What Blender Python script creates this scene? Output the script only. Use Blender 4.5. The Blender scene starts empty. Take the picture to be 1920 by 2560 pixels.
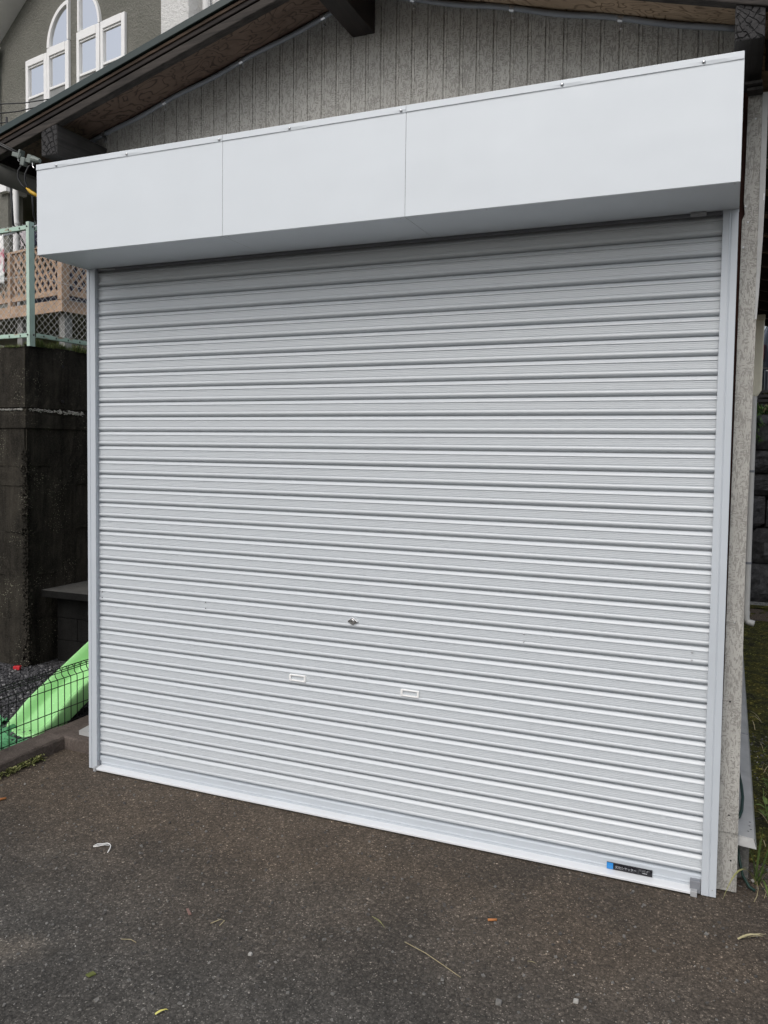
import bpy, bmesh, math, random
import numpy as np
from mathutils import Vector, Matrix
R = math.radians
rnd = random.Random(7)
scene = bpy.context.scene
col = scene.collection

# ------------------------------------------------------------ camera
yaw, pitch, roll = .3981, .0490, .0128
cam_d = bpy.data.cameras.new("camera")
cam = bpy.data.objects.new("camera", cam_d)
col.objects.link(cam)
fw = Vector((-math.sin(yaw) * math.cos(pitch), math.cos(yaw) * math.cos(pitch), -math.sin(pitch)))
r0 = Vector((math.cos(yaw), math.sin(yaw), 0))
u0 = r0.cross(fw)
rt = math.cos(roll) * r0 + math.sin(roll) * u0
up = rt.cross(fw)
cam.matrix_world = Matrix(((rt.x, up.x, -fw.x, 2.8502), (rt.y, up.y, -fw.y, -3.0845), (rt.z, up.z, -fw.z, 1.5865), (0, 0, 0, 1)))
cam_d.sensor_fit = 'VERTICAL'
cam_d.sensor_height = 24.0
cam_d.lens = 24.0 * 2047.18 / 2560
cam_d.shift_y = -58.45 / 2560
cam_d.clip_start = .05
cam_d.clip_end = 600
scene.camera = cam

# ------------------------------------------------------------ light
world = bpy.data.worlds.new("World")
scene.world = world
world.use_nodes = True
wn = world.node_tree.nodes
wl = world.node_tree.links
wn.clear()
sky = wn.new("ShaderNodeTexSky")
sky.sky_type = 'NISHITA'
sky.sun_disc = False
SUN_EL, SUN_AZ = R(47), R(188)          # azimuth: clockwise from +y (north); sun behind the camera
sky.sun_elevation = SUN_EL
sky.sun_rotation = SUN_AZ
sky.altitude = 100
sky.air_density = 1.0
sky.dust_density = 4.0
sky.ozone_density = 1.0
bg = wn.new("ShaderNodeBackground")
bg.inputs[1].default_value = .15
wo = wn.new("ShaderNodeOutputWorld")
hs = wn.new("ShaderNodeHueSaturation")      # cloud cover takes most of the blue out
hs.inputs['Saturation'].default_value = .5
wl.new(sky.outputs[0], hs.inputs['Color'])
wl.new(hs.outputs[0], bg.inputs[0])
wl.new(bg.outputs[0], wo.inputs[0])
sd = bpy.data.lights.new("sun", 'SUN')
sd.energy = .75
sd.angle = R(60)
sd.color = (1.0, .985, .955)
sun = bpy.data.objects.new("sun", sd)
col.objects.link(sun)
sdir = Vector((math.sin(SUN_AZ) * math.cos(SUN_EL), math.cos(SUN_AZ) * math.cos(SUN_EL), math.sin(SUN_EL)))
sun.rotation_euler = sdir.to_track_quat('Z', 'Y').to_euler()
vs = scene.view_settings
vs.view_transform = 'Standard'
vs.look = 'None'
vs.exposure = 0.10
vs.gamma = 1.0
scene.cycles.max_bounces = 8

# ------------------------------------------------------------ materials
class NT:
    def __init__(s, name):
        s.m = bpy.data.materials.new(name)
        s.m.use_nodes = True
        s.t = s.m.node_tree
        s.t.nodes.clear()
        s.out = s.n("ShaderNodeOutputMaterial")
        s.p = s.n("ShaderNodeBsdfPrincipled")
        s.l(s.p.outputs[0], s.out.inputs[0])
        s._tc = None
    def n(s, t, **k):
        o = s.t.nodes.new(t)
        for a, b in k.items():
            setattr(o, a, b)
        return o
    def l(s, a, b):
        s.t.links.new(a, b)
    def tc(s, scale=(1, 1, 1), rot=(0, 0, 0), loc=(0, 0, 0)):
        if s._tc is None:
            s._tc = s.n("ShaderNodeNewGeometry")
        mp = s.n("ShaderNodeMapping")
        mp.inputs['Scale'].default_value = scale
        mp.inputs['Rotation'].default_value = rot
        mp.inputs['Location'].default_value = loc
        s.l(s._tc.outputs['Position'], mp.inputs[0])
        return mp.outputs[0]
    def noise(s, vec, scale, detail=4, rough=.55, dist=0):
        o = s.n("ShaderNodeTexNoise")
        o.inputs['Scale'].default_value = scale
        o.inputs['Detail'].default_value = detail
        o.inputs['Roughness'].default_value = rough
        o.inputs['Distortion'].default_value = dist
        s.l(vec, o.inputs['Vector'])
        return o.outputs[0]
    def voro(s, vec, scale, feature='F1', out='Distance', rand=1):
        o = s.n("ShaderNodeTexVoronoi", feature=feature)
        o.inputs['Scale'].default_value = scale
        o.inputs['Randomness'].default_value = rand
        s.l(vec, o.inputs['Vector'])
        return o.outputs[out]
    def ramp(s, fac, stops, interp='LINEAR'):
        o = s.n("ShaderNodeValToRGB")
        cr = o.color_ramp
        cr.interpolation = interp
        while len(cr.elements) < len(stops):
            cr.elements.new(.5)
        for e, (p, c) in zip(cr.elements, stops):
            e.position = p
            e.color = (c[0], c[1], c[2], 1) if hasattr(c, '__len__') else (c, c, c, 1)
        s.l(fac, o.inputs[0])
        return o.outputs[0]
    def mix(s, f, a, b, mode='MIX'):
        o = s.n("ShaderNodeMix", data_type='RGBA', blend_type=mode)
        for sock, v in ((o.inputs[0], f), (o.inputs[6], a), (o.inputs[7], b)):
            if hasattr(v, 'links'):
                s.l(v, sock)
            elif hasattr(v, '__len__'):
                sock.default_value = (*v[:3], 1)
            else:
                sock.default_value = v if sock == o.inputs[0] else (v, v, v, 1)
        return o.outputs[2]
    def math(s, op, a, b=0.0, c=None):
        o = s.n("ShaderNodeMath", operation=op)
        for i, v in enumerate((a, b, c)):
            if v is None:
                continue
            if hasattr(v, 'links'):
                s.l(v, o.inputs[i])
            else:
                o.inputs[i].default_value = v
        return o.outputs[0]
    def sep(s, vec):
        o = s.n("ShaderNodeSeparateXYZ")
        s.l(vec, o.inputs[0])
        return o.outputs
    def bump(s, h, strength=.5, dist=.005, prev=None):
        o = s.n("ShaderNodeBump")
        o.inputs['Strength'].default_value = strength
        o.inputs['Distance'].default_value = dist
        s.l(h, o.inputs['Height'])
        if prev is not None:
            s.l(prev, o.inputs['Normal'])
        return o.outputs[0]
    def done(s, color=None, rough=.6, metal=0.0, normal=None, spec=None, **kw):
        for k, v in (('Base Color', color), ('Roughness', rough), ('Metallic', metal), ('Normal', normal), ('Specular IOR Level', spec)):
            if v is None:
                continue
            if hasattr(v, 'links'):
                s.l(v, s.p.inputs[k])
            elif hasattr(v, '__len__'):
                s.p.inputs[k].default_value = (*v[:3], 1)
            else:
                s.p.inputs[k].default_value = v
        for k, v in kw.items():
            s.p.inputs[k].default_value = v
        return s.m

def paint(name, c, rough=.5, var=.12, scale=14, bump=.0, metal=0.0, spec=None, dirt=0.0):
    t = NT(name)
    v = t.tc()
    n = t.noise(v, scale, 5, .6)
    lo = [x * (1 - var) for x in c]
    hi = [min(1, x * (1 + var)) for x in c]
    cc = t.ramp(n, [(.3, lo), (.7, hi)])
    if dirt:
        d = t.noise(v, scale * .35, 6, .7)
        cc = t.mix(t.ramp(d, [(.52, 0), (.75, dirt)]), cc, [x * .4 for x in c])
    nr = t.bump(t.noise(v, scale * 12, 3), bump, .002) if bump else None
    rr = t.ramp(n, [(.3, max(0, rough - .06)), (.7, min(1, rough + .06))])
    return t.done(cc, rr, metal, nr, spec)

M = {}
# white coated steel of the shutter: faint fine weave and uneven cleanliness
def m_shutter(name, c, rough):
    t = NT(name)
    v = t.tc()
    n = t.noise(v, 3.5, 5, .6)
    cc = t.ramp(n, [(.3, [x * .965 for x in c]), (.7, c)])
    w = t.noise(t.tc((900, 900, 60)), 1, 2)
    w2 = t.noise(t.tc((60, 900, 900)), 1, 2)
    h = t.math('ADD', w, w2)
    wav = t.noise(t.tc((1.2, 1, 2.2)), 1.6, 2)
    b1 = t.bump(wav, .22, .02)
    b = t.bump(h, .05, .0006, b1)
    sm = t.noise(v, 8, 6, .7)
    rr = t.ramp(sm, [(.35, rough - .05), (.7, rough + .08)])
    return t.done(cc, rr, 0, b)
M['white_steel'] = m_shutter('white_steel', (.70, .715, .74), .42)
def m_slat():
    t = NT('white_slat')
    v = t.tc()
    n = t.noise(t.tc((.25, 1, 30)), 2.2, 3, .5)
    cc = t.ramp(n, [(.3, (.548, .582, .610)), (.7, (.558, .590, .618))])
    st = t.noise(t.tc((.5, 1, 900)), 1, 2)
    b = t.bump(st, .03, .0005)
    return t.done(cc, t.ramp(t.noise(t.tc((.4, 1, 6)), 3, 3), [(.35, .24), (.7, .28)]), 0, b)
M['slat'] = m_slat()
M['cover_white'] = m_shutter('cover_white', (.655, .70, .738), .5)
M['alu_white'] = paint('white_aluminium', (.505, .545, .585), .38, .03, 8)
M['bright_white'] = paint('bright_white', (.68, .70, .72), .35, .02, 8)
M['plastic_white'] = paint('white_plastic', (.86, .86, .85), .4, .02, 20)
M['grey_plastic'] = paint('grey_plastic', (.20, .21, .23), .45, .08, 30)
M['light_grey_plastic'] = paint('light_grey_plastic', (.36, .37, .38), .4, .08, 30)
M['chrome'] = paint('chrome', (.80, .80, .80), .22, .05, 40, metal=1.0)
M['steel'] = paint('zinc_steel', (.55, .56, .57), .32, .1, 60, metal=1.0)
M['black'] = paint('black_rubber', (.008, .008, .009), .6, .2, 30)
M['plate_black'] = paint('plate_black', (.012, .012, .016), .28, .1, 60)
M['plate_blue'] = paint('plate_blue', (.03, .24, .62), .3, .05, 60)
M['plate_ink'] = paint('plate_ink', (.45, .46, .48), .4, .03, 60)
M['plate_blue_ink'] = paint('plate_blue_ink', (.10, .32, .62), .4, .03, 60)

# printed, embossed siding: pale raised flakes over darker recesses
def m_siding(name, ang=0):
    t = NT(name)
    a = t.noise(t.tc((190, 60, 52)), 1, 2, .5, .9)      # upright flecks
    b = t.noise(t.tc((85, 60, 240)), 1, 2, .5, .6)       # short level dashes
    sel = t.ramp(t.noise(t.tc((70, 30, 26)), 1, 2), [(.50, 0), (.58, 1)])
    f = t.mix(sel, a, b)
    lo = t.noise(t.tc((60, 26, 14)), 1, 2)
    f2 = t.math('ADD', f, t.math('MULTIPLY', t.math('SUBTRACT', lo, .5), .30))
    k = t.ramp(f2, [(.445, 0), (.495, 1)])
    big = t.noise(t.tc((5, 5, 4)), 1, 3)
    pale = t.ramp(big, [(.3, (.385, .378, .352)), (.7, (.45, .442, .412))])
    fine = t.noise(t.tc((1, 1, 1)), 260, 3)
    pale = t.mix(t.ramp(fine, [(.3, .0), (.8, .3)]), pale, (.27, .265, .245))
    dark = t.mix(t.noise(t.tc(), 30, 3), (.235, .228, .21), (.305, .297, .274))
    c = t.mix(k, dark, pale)
    bp = t.bump(k, .5, .002)
    return t.done(c, .72, 0, bp, .3)
M['siding'] = m_siding('embossed_siding')
M['trim_grey'] = paint('trim_grey', (.38, .385, .38), .5, .12, 12, dirt=.4)

# wood
def m_wood(name, c0, c1, axis, crack=0.0, grain=22, rough=.75, bump=.5):
    t = NT(name)
    sc = {'x': (.9, grain, grain), 'y': (grain, .9, grain), 'z': (grain, grain, .9)}[axis]
    v = t.tc(sc)
    n = t.noise(v, 2.2, 7, .7, .4)
    big = t.noise(t.tc(), 5, 4, .6)
    cc = t.ramp(n, [(.28, c0), (.72, c1)])
    cc = t.mix(t.ramp(big, [(.4, 0), (.7, .55)]), cc, [x * .45 for x in c0])
    h = n
    if crack:
        w = t.n("ShaderNodeVectorMath", operation='ADD')
        wn_ = t.n("ShaderNodeTexNoise")
        wn_.inputs['Scale'].default_value = 40
        t.l(t.tc(), wn_.inputs['Vector'])
        sc_ = t.n("ShaderNodeVectorMath", operation='SCALE')
        sc_.inputs['Scale'].default_value = .012
        t.l(wn_.outputs[1], sc_.inputs[0])
        t.l(t.tc(), w.inputs[0])
        t.l(sc_.outputs[0], w.inputs[1])
        d = t.voro(w.outputs[0], crack, 'DISTANCE_TO_EDGE')
        ck = t.ramp(d, [(.02, 0), (.13, 1)])
        cc = t.mix(ck, (.004, .004, .004), cc)
        h = t.mix(.7, n, ck)
    return t.done(cc, rough, 0, t.bump(h, bump, .006 if crack else .003), .3)
def m_endgrain(name, cx, cz):
    t = NT(name)
    v = t.tc()
    nz = t.n("ShaderNodeTexNoise")
    nz.inputs['Scale'].default_value = 30
    t.l(v, nz.inputs['Vector'])
    sc_ = t.n("ShaderNodeVectorMath", operation='MULTIPLY_ADD')
    sc_.inputs[1].default_value = (.022, .022, .022)
    sc_.inputs[2].default_value = (-cx - .011, 0, -cz - .011)
    t.l(nz.outputs[1], sc_.inputs[0])
    ad = t.n("ShaderNodeVectorMath", operation='ADD')
    t.l(v, ad.inputs[0]); t.l(sc_.outputs[0], ad.inputs[1])
    x = t.sep(ad.outputs[0])
    r = t.math('SQRT', t.math('ADD', t.math('MULTIPLY', x[0], x[0]), t.math('MULTIPLY', x[2], x[2])))
    th = t.math('ARCTAN2', x[2], x[0])
    l1 = t.math('ABSOLUTE', t.math('SUBTRACT', t.math('FRACT', t.math('MULTIPLY', r, 44)), .5))
    l2 = t.math('ABSOLUTE', t.math('SUBTRACT', t.math('FRACT', t.math('MULTIPLY', th, 5.2)), .5))
    brk = t.noise(v, 55, 2)
    k1 = t.math('ADD', l1, t.math('MULTIPLY', t.math('SUBTRACT', brk, .46), .5))
    ck1 = t.ramp(k1, [(.02, 0), (.12, 1)])
    ck2 = t.ramp(t.math('ADD', l2, t.math('MULTIPLY', t.math('SUBTRACT', brk, .52), -.25)), [(.03, 0), (.12, 1)])
    ck = t.math('MULTIPLY', ck1, ck2)
    n = t.noise(t.tc((1, 1, 1)), 60, 5, .7)
    c = t.ramp(n, [(.3, (.018, .0175, .018)), (.7, (.058, .056, .057))])
    c = t.mix(ck, (.005, .005, .005), c)
    return t.done(c, .8, 0, t.bump(t.math('ADD', t.math('MULTIPLY', ck, 2), n), .8, .006), .3)
M['char_end'] = m_endgrain('weathered_end_grain', 2.80, 2.985)
M['end_grain_dark'] = m_endgrain('dark_end_grain', .10, 2.80)
M['beam_grey'] = m_wood('weathered_beam', (.018, .017, .016), (.075, .07, .066), 'y')
M['beam_dark'] = m_wood('stained_dark_beam', (.006, .0045, .0045), (.022, .015, .013), 'y', 0, 16, .5, .3)
M['rafter'] = m_wood('weathered_rafter', (.010, .009, .008), (.075, .064, .056), 'x', 0, 34)
M['rafter_dark'] = m_wood('dark_fascia_board', (.012, .010, .010), (.045, .036, .032), 'x', 0, 30)
M['batten'] = m_wood('brown_batten', (.035, .024, .017), (.11, .075, .052), 'x', 0, 30)
M['eave_wood'] = m_wood('eave_rafter_wood', (.035, .024, .017), (.10, .07, .05), 'x')
M['red_post'] = m_wood('red_brown_post', (.035, .012, .009), (.12, .05, .036), 'z')
def m_ply(name, a, b, seed):
    t = NT(name)
    v = t.tc((3.2, 5.0, 3.2), loc=(seed, seed * 2, 0))
    n = t.noise(v, 2.0, 2, .5, .6)
    ring = t.math('SINE', t.math('MULTIPLY', n, 58))
    k = t.ramp(ring, [(.0, 0), (.55, .35), (1.0, 1)])
    k2 = t.ramp(t.math('ADD', t.math('MULTIPLY', ring, .5), .5), [(.0, 1), (.18, .15), (.6, 0)])
    c = t.mix(k2, b, a)
    fine = t.noise(t.tc((60, 8, 60)), 3, 4)
    c = t.mix(t.ramp(fine, [(.4, 0), (.8, .35)]), c, [x * .6 for x in b])
    wear = t.noise(t.tc((4, 9, 4), loc=(seed * 3, 0, 1)), 1.2, 5, .65)
    c = t.mix(t.ramp(wear, [(.42, 0), (.68, .75)]), c, [x * .55 for x in b])
    return t.done(c, .65, 0, t.bump(ring, .15, .002), .3)
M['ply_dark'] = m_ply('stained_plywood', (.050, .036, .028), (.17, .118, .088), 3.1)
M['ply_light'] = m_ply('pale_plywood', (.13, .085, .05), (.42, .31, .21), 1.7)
M['green_metal'] = paint('dark_green_metal', (.010, .024, .021), .35, .15, 10, dirt=.4)
M['roof_metal'] = paint('roof_metal', (.02, .05, .045), .45, .15, 6)
M['gutter'] = paint('grey_green_gutter', (.15, .15, .135), .4, .15, 6, dirt=.5)
M['conduit'] = paint('grey_conduit', (.22, .235, .255), .5, .08, 14)
M['cream'] = paint('cream_plastic', (.84, .80, .64), .4, .06, 7, dirt=.15)
M['pipe_white'] = paint('offwhite_pipe', (.56, .555, .53), .4, .06, 6, dirt=.2)
M['flash'] = paint('galvanised_flashing', (.42, .425, .42), .42, .14, 12, dirt=.35, metal=.25)
M['cable'] = paint('black_cable', (.010, .010, .011), .45, .1, 20)
M['anchor'] = paint('grey_green_fitting', (.15, .175, .16), .5, .12, 40, dirt=.3)
M['yellow'] = paint('yellow_tape', (.55, .33, .02), .45, .15, 60)
M['hose'] = paint('green_hose', (.006, .030, .023), .45, .1, 30)

# concrete and stone
def m_conc(name, lo, hi, streak=0.0, bump=.5, speck=0.0, efflor=None):
    t = NT(name)
    v = t.tc()
    a = t.noise(v, 3.2, 9, .68)
    c = t.ramp(a, [(.3, lo), (.7, hi)])
    if streak:
        s = t.noise(t.tc((9, 9, .7)), 1.3, 6, .7)
        c = t.mix(t.ramp(s, [(.42, 0), (.68, streak)]), c, [x * .3 for x in lo])
    f = t.noise(v, 120, 4, .7)
    c = t.mix(t.ramp(f, [(.45, 0), (.75, .45)]), c, [x * 1.6 for x in hi])
    if speck:
        sp = t.voro(v, 70)
        pat = t.noise(v, 5, 4)
        m = t.math('MULTIPLY', t.ramp(sp, [(.12, 1), (.24, 0)]), t.ramp(pat, [(.50, 0), (.62, speck)]))
        c = t.mix(m, c, (.34, .33, .25))
    h = t.math('ADD', t.noise(v, 14, 8, .7), t.math('MULTIPLY', f, .5))
    return t.done(c, .85, 0, t.bump(h, bump, .01), .12)
M['ret_conc'] = m_conc('stained_dark_concrete', (.0045, .0042, .0036), (.056, .050, .040), .85, .8, .9)
M['ledge_shaded'] = m_conc('shaded_ledge_concrete', (.004, .004, .004), (.016, .016, .015), .6, .4)  # deep shade on the ledge front, painted in as near-black concrete
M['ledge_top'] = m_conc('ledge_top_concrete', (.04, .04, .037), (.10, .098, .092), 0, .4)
M['efflor'] = m_conc('white_mineral_crust', (.20, .20, .185), (.46, .45, .42), 0, .8)
M['curb'] = m_conc('weathered_curb_concrete', (.055, .045, .038), (.15, .125, .11), .3, .8)
M['found'] = m_conc('foundation_concrete', (.10, .10, .093), (.24, .235, .22), .7, .4)
M['block'] = m_conc('grey_block', (.16, .16, .155), (.30, .30, .29), .2, .4)
def m_split():
    t = NT('split_face_stone')
    v = t.tc()
    a = t.noise(v, 9, 9, .75)
    c = t.ramp(a, [(.32, (.022, .022, .024)), (.7, (.115, .115, .12))])
    sp = t.noise(v, 130, 3, .7)
    c = t.mix(t.ramp(sp, [(.58, 0), (.75, .6)]), c, (.26, .26, .26))
    h = t.math('ADD', t.noise(v, 16, 9, .75), t.math('MULTIPLY', sp, .25))
    return t.done(c, .8, 0, t.bump(h, 1.0, .04), .3)
M['split'] = m_split()

def m_ground():
    t = NT('weathered_asphalt')
    v = t.tc()
    px = t.sep(t._tc.outputs['Position'])
    big = t.noise(v, 1.1, 5, .6)
    mid = t.noise(v, 5.5, 6, .65)
    # rust-brown film that washed out along the foot of the shutter, greyer further out
    yy = t.math('ADD', px[1], t.math('MULTIPLY', t.math('SUBTRACT', big, .5), .9))
    brown = t.ramp(t.math('MULTIPLY', t.math('ADD', yy, 1.25), .8), [(.12, 0), (.75, 1)])
    g = t.ramp(mid, [(.3, (.068, .064, .057)), (.7, (.104, .097, .087))])
    b = t.ramp(mid, [(.3, (.088, .070, .053)), (.7, (.130, .104, .079))])
    c = t.mix(brown, g, b)
    dk = t.noise(t.tc(loc=(3, 1, 0)), 1.7, 4, .55)
    c = t.mix(t.ramp(dk, [(.48, 0), (.72, .5)]), c, (.036, .034, .031))
    # pale dried patch
    w = t.n("ShaderNodeVectorMath", operation='DISTANCE')
    mp = t.n("ShaderNodeMapping")
    mp.inputs['Rotation'].default_value = (0, 0, R(-30))
    t.l(t._tc.outputs['Position'], mp.inputs[0])
    # patch centre (0.83,-1.22) turned by the same angle
    ca, sa = math.cos(R(-30)), math.sin(R(-30))
    cx, cy = .80 * ca + 1.235 * sa, .80 * sa - 1.235 * ca
    sc = t.n("ShaderNodeVectorMath", operation='MULTIPLY')
    sc.inputs[1].default_value = (1, 2.0, 0)
    t.l(mp.outputs[0], sc.inputs[0])
    t.l(sc.outputs[0], w.inputs[0])
    w.inputs[1].default_value = (cx, cy * 2.0, 0)
    dd = t.math('ADD', w.outputs['Value'], t.math('MULTIPLY', t.math('SUBTRACT', t.noise(v, 14, 6, .7), .5), .36))
    c = t.mix(t.ramp(dd, [(.04, .75), (.19, 0)]), c, (.17, .148, .122))
    # exposed aggregate
    vd = t.n("ShaderNodeTexVoronoi")
    vd.inputs['Scale'].default_value = 105
    t.l(v, vd.inputs['Vector'])
    sx = t.sep(vd.outputs['Color'])
    agg = t.ramp(sx[0], [(0, .55), (.55, .95), (.85, 1.25), (.96, 1.7), (1, 2.5)])
    tone = t.mix(.62, (1, 1, 1), agg)
    c = t.mix(1.0, c, tone, 'MULTIPLY')
    v2 = t.n("ShaderNodeTexVoronoi")
    v2.inputs['Scale'].default_value = 300
    t.l(v, v2.inputs['Vector'])
    s2 = t.sep(v2.outputs['Color'])
    c = t.mix(.75, c, t.mix(1.0, c, t.ramp(s2[1], [(0, .5), (.6, .95), (.95, 1.25), (.975, 2.6), (1, 5)]), 'MULTIPLY'))
    gap = t.ramp(vd.outputs['Distance'], [(.3, 1), (.8, .5)])
    c = t.mix(.6, c, t.mix(1.0, c, gap, 'MULTIPLY'))
    h = t.math('ADD', t.math('MULTIPLY', t.math('SUBTRACT', 1, vd.outputs['Distance']), t.ramp(sx[1], [(0, .2), (1, 1)])),
               t.math('MULTIPLY', t.noise(v, 38, 6, .7), .9))
    return t.done(c, t.ramp(mid, [(.3, .8), (.7, .95)]), 0, t.bump(h, .7, .005), .25)
M['asphalt'] = m_ground()
def m_gravelbase():
    t = NT('gravel_bed')
    v = t.tc()
    a = t.voro(v, 70, out='Color')
    s = t.sep(a)
    c = t.ramp(s[0], [(0, (.01, .01, .01)), (.6, (.05, .05, .054)), (1, (.13, .13, .14))])
    return t.done(c, .9, 0, t.bump(t.voro(v, 70), 1, .012), .3)
M['gravel'] = m_gravelbase()
M['stone_dark'] = paint('dark_gravel', (.040, .040, .044), .8, .4, 60, .3)
M['stone_mid'] = paint('grey_gravel', (.085, .085, .09), .8, .35, 60, .3)
M['stone_light'] = paint('pale_gravel', (.20, .20, .20), .75, .3, 60, .3)
M['chip_dark'] = paint('dark_chip', (.065, .061, .056), .85, .4, 70, .3)
M['chip_mid'] = paint('grey_chip', (.145, .14, .13), .85, .35, 70, .3)
M['chip_light'] = paint('pale_chip', (.38, .37, .345), .7, .3, 70, .3)
def m_moss():
    t = NT('moss_and_soil')
    v = t.tc()
    a = t.noise(v, 9, 7, .7)
    c = t.ramp(a, [(.34, (.028, .026, .018)), (.5, (.070, .072, .018)), (.68, (.15, .125, .028))])
    s = t.voro(v, 110, out='Color')
    sx = t.sep(s)
    c = t.mix(.7, c, t.mix(1.0, c, t.ramp(sx[0], [(0, .3), (.85, 1.1), (.97, 3), (1, 6)]), 'MULTIPLY'))
    return t.done(c, .95, 0, t.bump(t.math('ADD', t.noise(v, 60, 5, .8), t.voro(v, 110)), 1, .012), .2)
M['moss'] = m_moss()
def m_plastic(name, c, rough, sss=.0):
    t = NT(name)
    v = t.tc()
    n = t.noise(v, 7, 5, .6)
    cc = t.ramp(n, [(.3, [x * .9 for x in c]), (.7, c)])
    return t.done(cc, t.ramp(t.noise(v, 25, 5), [(.3, rough - .05), (.7, rough + .1)]), 0, t.bump(t.noise(v, 60, 3), .06, .002))
M['slide'] = m_plastic('green_slide_plastic', (.36, .74, .30), .2)
M['net'] = m_plastic('green_netting', (.085, .30, .13), .7)
M['red'] = m_plastic('red_plastic', (.55, .02, .03), .4)
M['mesh_black'] = paint('black_coated_wire', (.006, .006, .007), .4, .2, 30)
def m_leaf(name, a, b):
    t = NT(name)
    n = t.noise(t.tc(), 22, 4, .6)
    o = t.n("ShaderNodeObjectInfo")
    c = t.ramp(n, [(.3, a), (.7, b)])
    m = t.done(c, .6, 0, None, .3)
    t.p.inputs['Subsurface Weight'].default_value = 0
    return m
M['grass'] = m_leaf('grass_green', (.045, .085, .02), (.12, .17, .045))
M['grass_pale'] = m_leaf('grass_pale', (.16, .17, .06), (.30, .29, .13))
M['weed'] = m_leaf('weed_green', (.05, .075, .015), (.16, .17, .05))
M['hedge'] = m_leaf('ground_cover_green', (.03, .075, .015), (.10, .20, .045))
M['straw'] = m_leaf('dry_straw', (.24, .20, .11), (.42, .37, .23))
M['leaf_yellow'] = m_leaf('yellow_leaf', (.45, .40, .05), (.62, .60, .22))
M['leaf_dry'] = m_leaf('dry_leaf', (.30, .27, .15), (.48, .43, .26))
M['orange'] = m_leaf('orange_bark', (.36, .13, .04), (.50, .22, .08))
M['pink'] = m_leaf('pink_twig', (.20, .12, .10), (.28, .17, .15))
M['string'] = paint('white_string', (.80, .80, .78), .6, .05, 90)
M['tan'] = m_wood('painted_tan_wood', (.36, .245, .165), (.49, .345, .245), 'x', 0, 12, .6, .15)
M['deck_leg'] = paint('grey_deck_leg', (.20, .20, .19), .6, .15, 10)
M['fence_green'] = paint('mint_green_post', (.43, .56, .48), .5, .10, 12, dirt=.25)
def m_rusty():
    t = NT('mint_green_rail_with_rust')
    v = t.tc()
    n = t.noise(t.tc((3, 3, 14)), 3.5, 6, .7)
    c = t.mix(t.ramp(n, [(.56, 0), (.64, .85)]), (.40, .55, .46), (.30, .15, .08))
    return t.done(c, .55)
M['fence_rail'] = m_rusty()
M['wire'] = paint('galvanised_wire', (.58, .58, .57), .45, .1, 40, metal=.3)
def m_stucco(name, lo, hi):
    t = NT(name)
    v = t.tc()
    n = t.noise(v, 1.1, 6, .6)
    c = t.ramp(n, [(.3, lo), (.7, hi)])
    f = t.noise(v, 26, 6, .75)
    c = t.mix(t.ramp(f, [(.5, 0), (.75, .4)]), c, [x * .5 for x in lo])
    return t.done(c, .9, 0, t.bump(f, 1.0, .05), .2)
M['stucco'] = m_stucco('grey_green_stucco', (.19, .19, .163), (.255, .252, .222))
M['stucco_white'] = m_stucco('white_stucco', (.82, .82, .80), (.88, .88, .86))
M['white_trim'] = paint('white_trim', (.80, .80, .79), .45, .03, 6)
M['soffit_grey'] = paint('soffit_grey', (.80, .80, .79), .6, .05, 4)
M['cream_trim'] = paint('cream_trim', (.60, .60, .55), .5, .06, 5)
def m_glass():
    t = NT('window_glass')
    t.t.nodes.remove(t.p)
    tr = t.n("ShaderNodeBsdfTransparent")
    tr.inputs[0].default_value = (.97, .985, .99, 1)
    gl = t.n("ShaderNodeBsdfGlossy")
    gl.inputs['Roughness'].default_value = .02
    fr = t.n("ShaderNodeFresnel")
    fr.inputs['IOR'].default_value = 1.55
    mx = t.n("ShaderNodeMixShader")
    t.l(fr.outputs[0], mx.inputs[0])
    t.l(tr.outputs[0], mx.inputs[1])
    t.l(gl.outputs[0], mx.inputs[2])
    t.l(mx.outputs[0], t.out.inputs[0])
    return t.m
M['glass'] = m_glass()
def m_curtain():
    t = NT('sheer_curtain')
    n = t.noise(t.tc((4.5, 4.5, .3)), 2.2, 3, .6)  # upright tone bands put fold shading into the curtain colour
    return t.done(t.ramp(n, [(.32, (.60, .63, .66)), (.6, (.88, .89, .90))]), .85)
M['curtain'] = m_curtain()
M['screen'] = paint('insect_screen', (.24, .245, .24), .7, .12, 5)
M['dark_room'] = paint('dark_room', (.09, .095, .10), .8, .2, 3)
def m_towel():
    t = NT('printed_white_towel')
    v = t.tc()
    n = t.noise(v, 7, 4, .6, .6)
    c = t.ramp(n, [(.40, (.80, .80, .79)), (.53, (.74, .75, .74)), (.60, (.42, .46, .44))])
    px = t.sep(t._tc.outputs['Position'])
    blob = t.noise(t.tc(loc=(5, 2, 1)), 3.4, 3, .5, .4)
    zc = t.math('ABSOLUTE', t.math('SUBTRACT', px[2], 3.86))
    m = t.math('MULTIPLY', t.ramp(blob, [(.42, 0), (.50, 1)]), t.ramp(zc, [(.13, 1), (.17, 0)]))
    c = t.mix(m, c, (.42, .04, .09))
    return t.done(c, .9)
M['towel'] = m_towel()
def m_cloth(name, base, spots, th):
    t = NT(name)
    n = t.noise(t.tc(), 11, 4, .6, .5)
    return t.done(t.ramp(n, [(th, base), (th + .08, spots)]), .9)
M['navy'] = m_cloth('navy_print_cloth', (.012, .013, .030), (.25, .25, .30), .60)
M['pinkgrey'] = m_cloth('pale_pink_cloth', (.44, .40, .42), (.55, .53, .54), .55)
M['car_paint'] = paint('dark_navy_car_paint', (.014, .018, .026), .22, .05, 3, spec=.6)
M['car_glass'] = paint('dark_car_glass', (.01, .012, .014), .06, .05, 3)
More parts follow.
